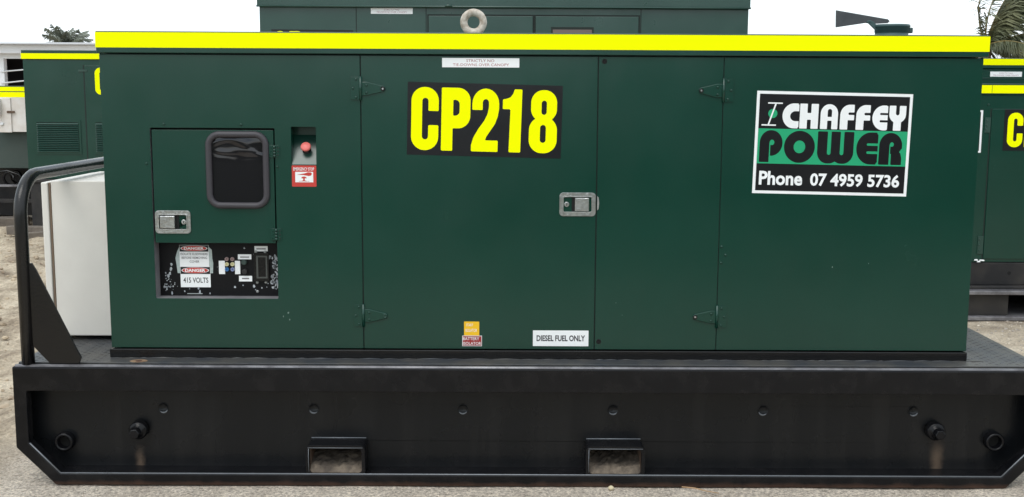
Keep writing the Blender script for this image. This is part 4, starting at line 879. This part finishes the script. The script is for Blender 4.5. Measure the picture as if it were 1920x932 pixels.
# -- taller one behind it
YD = 6.0
D_ = thing('diesel_generator', 'taller green generator behind the right edge one, only stripe and white warning sign showing', 'generator', (5.6, YD+.7, 0), 'other dark green generators parked in the yard')
bx('body', GREEN, D_, 3.0, 8.2, YD, YD+1.4, .4, 1.742, bevel=.005); bx('roof', GREEN, D_, 2.98, 8.22, YD-.012, YD+1.42, 1.744, 1.834, bevel=.004)
bx('yellow_stripe', YELLOW, D_, 2.98, 8.22, YD-.0135, YD-.0125, 1.774, 1.829); bx('skid_rail', DUSTY, D_, 2.8, 8.4, YD-.08, YD+1.45, 0, .398, bevel=.01)
bx('body_ledge', GREEN2, D_, 3.0, 8.2, YD-.006, YD-.0003, 1.655, 1.662)
lb = sheet('warning_sign', WHITEV, D_, 4.208, 4.494, 1.671, 1.716, YD-.0016)
text('STRICTLY NO', 4.29, 4.41, 1.696, 1.708, YD-.002, PINKTXT, lb); text('TIE-DOWNS OVER CANOPY', 4.235, 4.467, 1.678, 1.690, YD-.002, PINKTXT, lb)

# ================================================================== SHED
YS = 28.0
S_ = thing('shed', 'long white shed with a flat fascia and open dark bay, beyond the generators at left', 'building', (-14, YS+4, 0))
plate('front_wall', [(-24, 0), (-6, 0), (-6, 2.60), (-24, 2.60)], [[(-14.32, .9), (-10.8, .9), (-10.8, 2.365), (-14.32, 2.365)]], YS, .2, FASCIA, S_, bevel=0)
bx('fascia', FASCIA, S_, -24.3, -5.8, YS-.25, YS-.01, 2.50, 2.745, bevel=.02)
bx('roof', mat('pale_roof_sheet', (.60, .62, .66), .5), S_, -24.5, -5.6, YS-.45, YS+9, 2.7455, 2.80, bevel=.01)
bx('side_wall', FASCIA, S_, -24, -23.8, YS+.21, YS+8.5, 0, 2.6); bx('side_wall', FASCIA, S_, -6.2, -6, YS+.21, YS+8.5, 0, 2.6); bx('rear_wall', SHEDDARK, S_, -23.8, -6.2, YS+3.0, YS+3.1, 0, 2.7)
MB().tube([(-14.4, YS-.02, 2.0), (-13.4, YS-.03, 2.09), (-10.8, YS-.03, 2.25)], .02, 6).build('wire', FASCIA, S_)
MB().tube([(-14.4, YS-.02, 1.68), (-13.4, YS-.03, 1.79), (-10.8, YS-.03, 2.0)], .02, 6).build('wire', FASCIA, S_)
lm = bpy.data.materials.new('lit_lamp'); lm.use_nodes = True; bb = lm.node_tree.nodes['Principled BSDF']; bb.inputs['Base Color'].default_value = (1, .8, .75, 1); bb.inputs['Emission Color'].default_value = (1, .72, .66, 1); bb.inputs['Emission Strength'].default_value = 1.2
MB().lathe((-13.86, YS+.6, 2.22), (1, 0, 0), [(0, .05), (.03, .10), (.32, .10), (.35, .05)], 14).build('lamp', lm, S_)

# ================================================================== PALMS
def frond(parent, base, d0, length, droop, width, m, n=34, side=Vector((0, 0, -1)), seed=0, wind=Vector((0, 0, 0)), dens=1.0, rr=.03, lw=.030):
    r = random.Random(seed); p = Vector(base); d = Vector(d0).normalized(); pts = [p.copy()]; st = length/n
    for i in range(n): d = (d+Vector((0, 0, -1))*droop/n+wind/n).normalized(); p = p+d*st; pts.append(p.copy())
    mb = MB()
    for i in range(3, n):
        t = i/n; tan = (pts[i+1]-pts[i-1]).normalized() if i < n else d
        lat = tan.cross(Vector((0, 0, 1))); lat = lat.normalized() if lat.length > .1 else Vector((0, 1, 0))
        L_ = width*(sin(pi*min(1, t*.95+.08))**.6)*r.uniform(.75, 1.1)
        for sgn in (-1, 1):
            for q in range(2):
                if r.random() > dens: continue
                b0 = pts[i]+tan*st*(q*.5+r.uniform(-.15, .15)); dr = (lat*sgn*r.uniform(.5, 1)+tan*r.uniform(.5, 1.0)+Vector((0, 0, -1))*r.uniform(.1, .9)+wind*.5).normalized()
                dr2 = (dr+Vector((0, 0, -1))*r.uniform(.3, .9)+wind*.4).normalized(); wv = dr.cross(lat+Vector((.2, .3, .5))).normalized()*width*lw*r.uniform(.7, 1.2)
                m1 = b0+dr*L_*.5; e = m1+dr2*L_*.5; mb.add([b0-wv*.6, b0+wv*.6, m1+wv, m1-wv, e], [(0, 1, 2, 3), (3, 2, 4)])
    mb.add([], [])
    o = len(mb.f); mb.tube(pts, [rr*(1-.85*i/n) for i in range(n+1)], 5)
    mb.mi[o:] = [1]*(len(mb.f)-o)
    mb.build('frond', [m, RACHIS if m is FROND else FRONDF], parent)
def palm(label, x, y, zc, hscale, fr, m, group, n=34, thick=.16, rr=.03):
    t = thing('palm_tree', label, 'palm tree', (x, y, 0), group)
    MB().tube([(x+.3, y, -.1), (x+.2, y, zc*.4), (x+.05, y, zc*.75), (x, y, zc)], [thick*1.3, thick, thick*.9, thick*1.05], 12).build('trunk', TRUNKM, t)
    for i, (d, L_, dr, w_, wd, dens) in enumerate(fr): frond(t, (x, y, zc), d, L_, dr, w_, m, n=n, seed=100+i, wind=Vector(wd), dens=dens, rr=rr, lw=.034 if n > 30 else .06)
PXc, PZc = 14.85, 3.0
frR = [((-.45, .1, 1), 2.2, -.1, .55, (.75, 0, .0), .45), ((-.25, -.2, 1), 2.6, .1, .7, (.9, 0, 0), .6),
       ((.25, -.1, 1), 3.0, .1, 1.1, (.7, 0, .1), 1), ((.35, .2, 1), 3.0, .2, 1.1, (.7, 0, .0), 1), ((.15, 0, 1), 2.8, .0, 1.0, (.75, 0, .1), 1), ((.48, -.2, 1), 2.7, .2, 1.0, (.6, 0, 0), 1),
       ((.9, .1, .75), 3.0, .1, .8, (.3, 0, 0), .9), ((1, -.3, .45), 3.2, .25, .9, (.3, 0, 0), 1), ((1, .4, .2), 3.0, .3, .8, (.3, 0, 0), 1), ((1, -.1, .08), 2.8, .35, .8, (.2, 0, 0), 1), ((1, .2, -.25), 2.4, .3, .7, (0, 0, 0), 1), ((.8, -.6, -.1), 2.4, .4, .7, (0, 0, 0), 1),
       ((-.9, .2, .22), 1.2, .7, .4, (.2, 0, 0), .8), ((-.7, -.5, .1), 1.2, .8, .4, (.1, 0, 0), .8), ((.2, .9, .3), 2.4, .6, .7, (.3, 0, 0), 1), ((.2, -.9, .3), 2.2, .8, .7, (.3, 0, 0), 1), ((.7, .2, -.7), 1.8, .2, .5, (0, 0, 0), 1)]
palm('wind-blown coconut palm rising behind the generators at the right edge', PXc, 32, PZc, 1, frR, FROND, 'palm trees beyond the yard', n=64, rr=.035)
frL = [((cos(a)*c, sin(a), s), 2.3, .95, .8, (.3, 0, 0), 1) for a, c, s in [(i*.62, 1, .55+.45*(i % 4)) for i in range(21)]]
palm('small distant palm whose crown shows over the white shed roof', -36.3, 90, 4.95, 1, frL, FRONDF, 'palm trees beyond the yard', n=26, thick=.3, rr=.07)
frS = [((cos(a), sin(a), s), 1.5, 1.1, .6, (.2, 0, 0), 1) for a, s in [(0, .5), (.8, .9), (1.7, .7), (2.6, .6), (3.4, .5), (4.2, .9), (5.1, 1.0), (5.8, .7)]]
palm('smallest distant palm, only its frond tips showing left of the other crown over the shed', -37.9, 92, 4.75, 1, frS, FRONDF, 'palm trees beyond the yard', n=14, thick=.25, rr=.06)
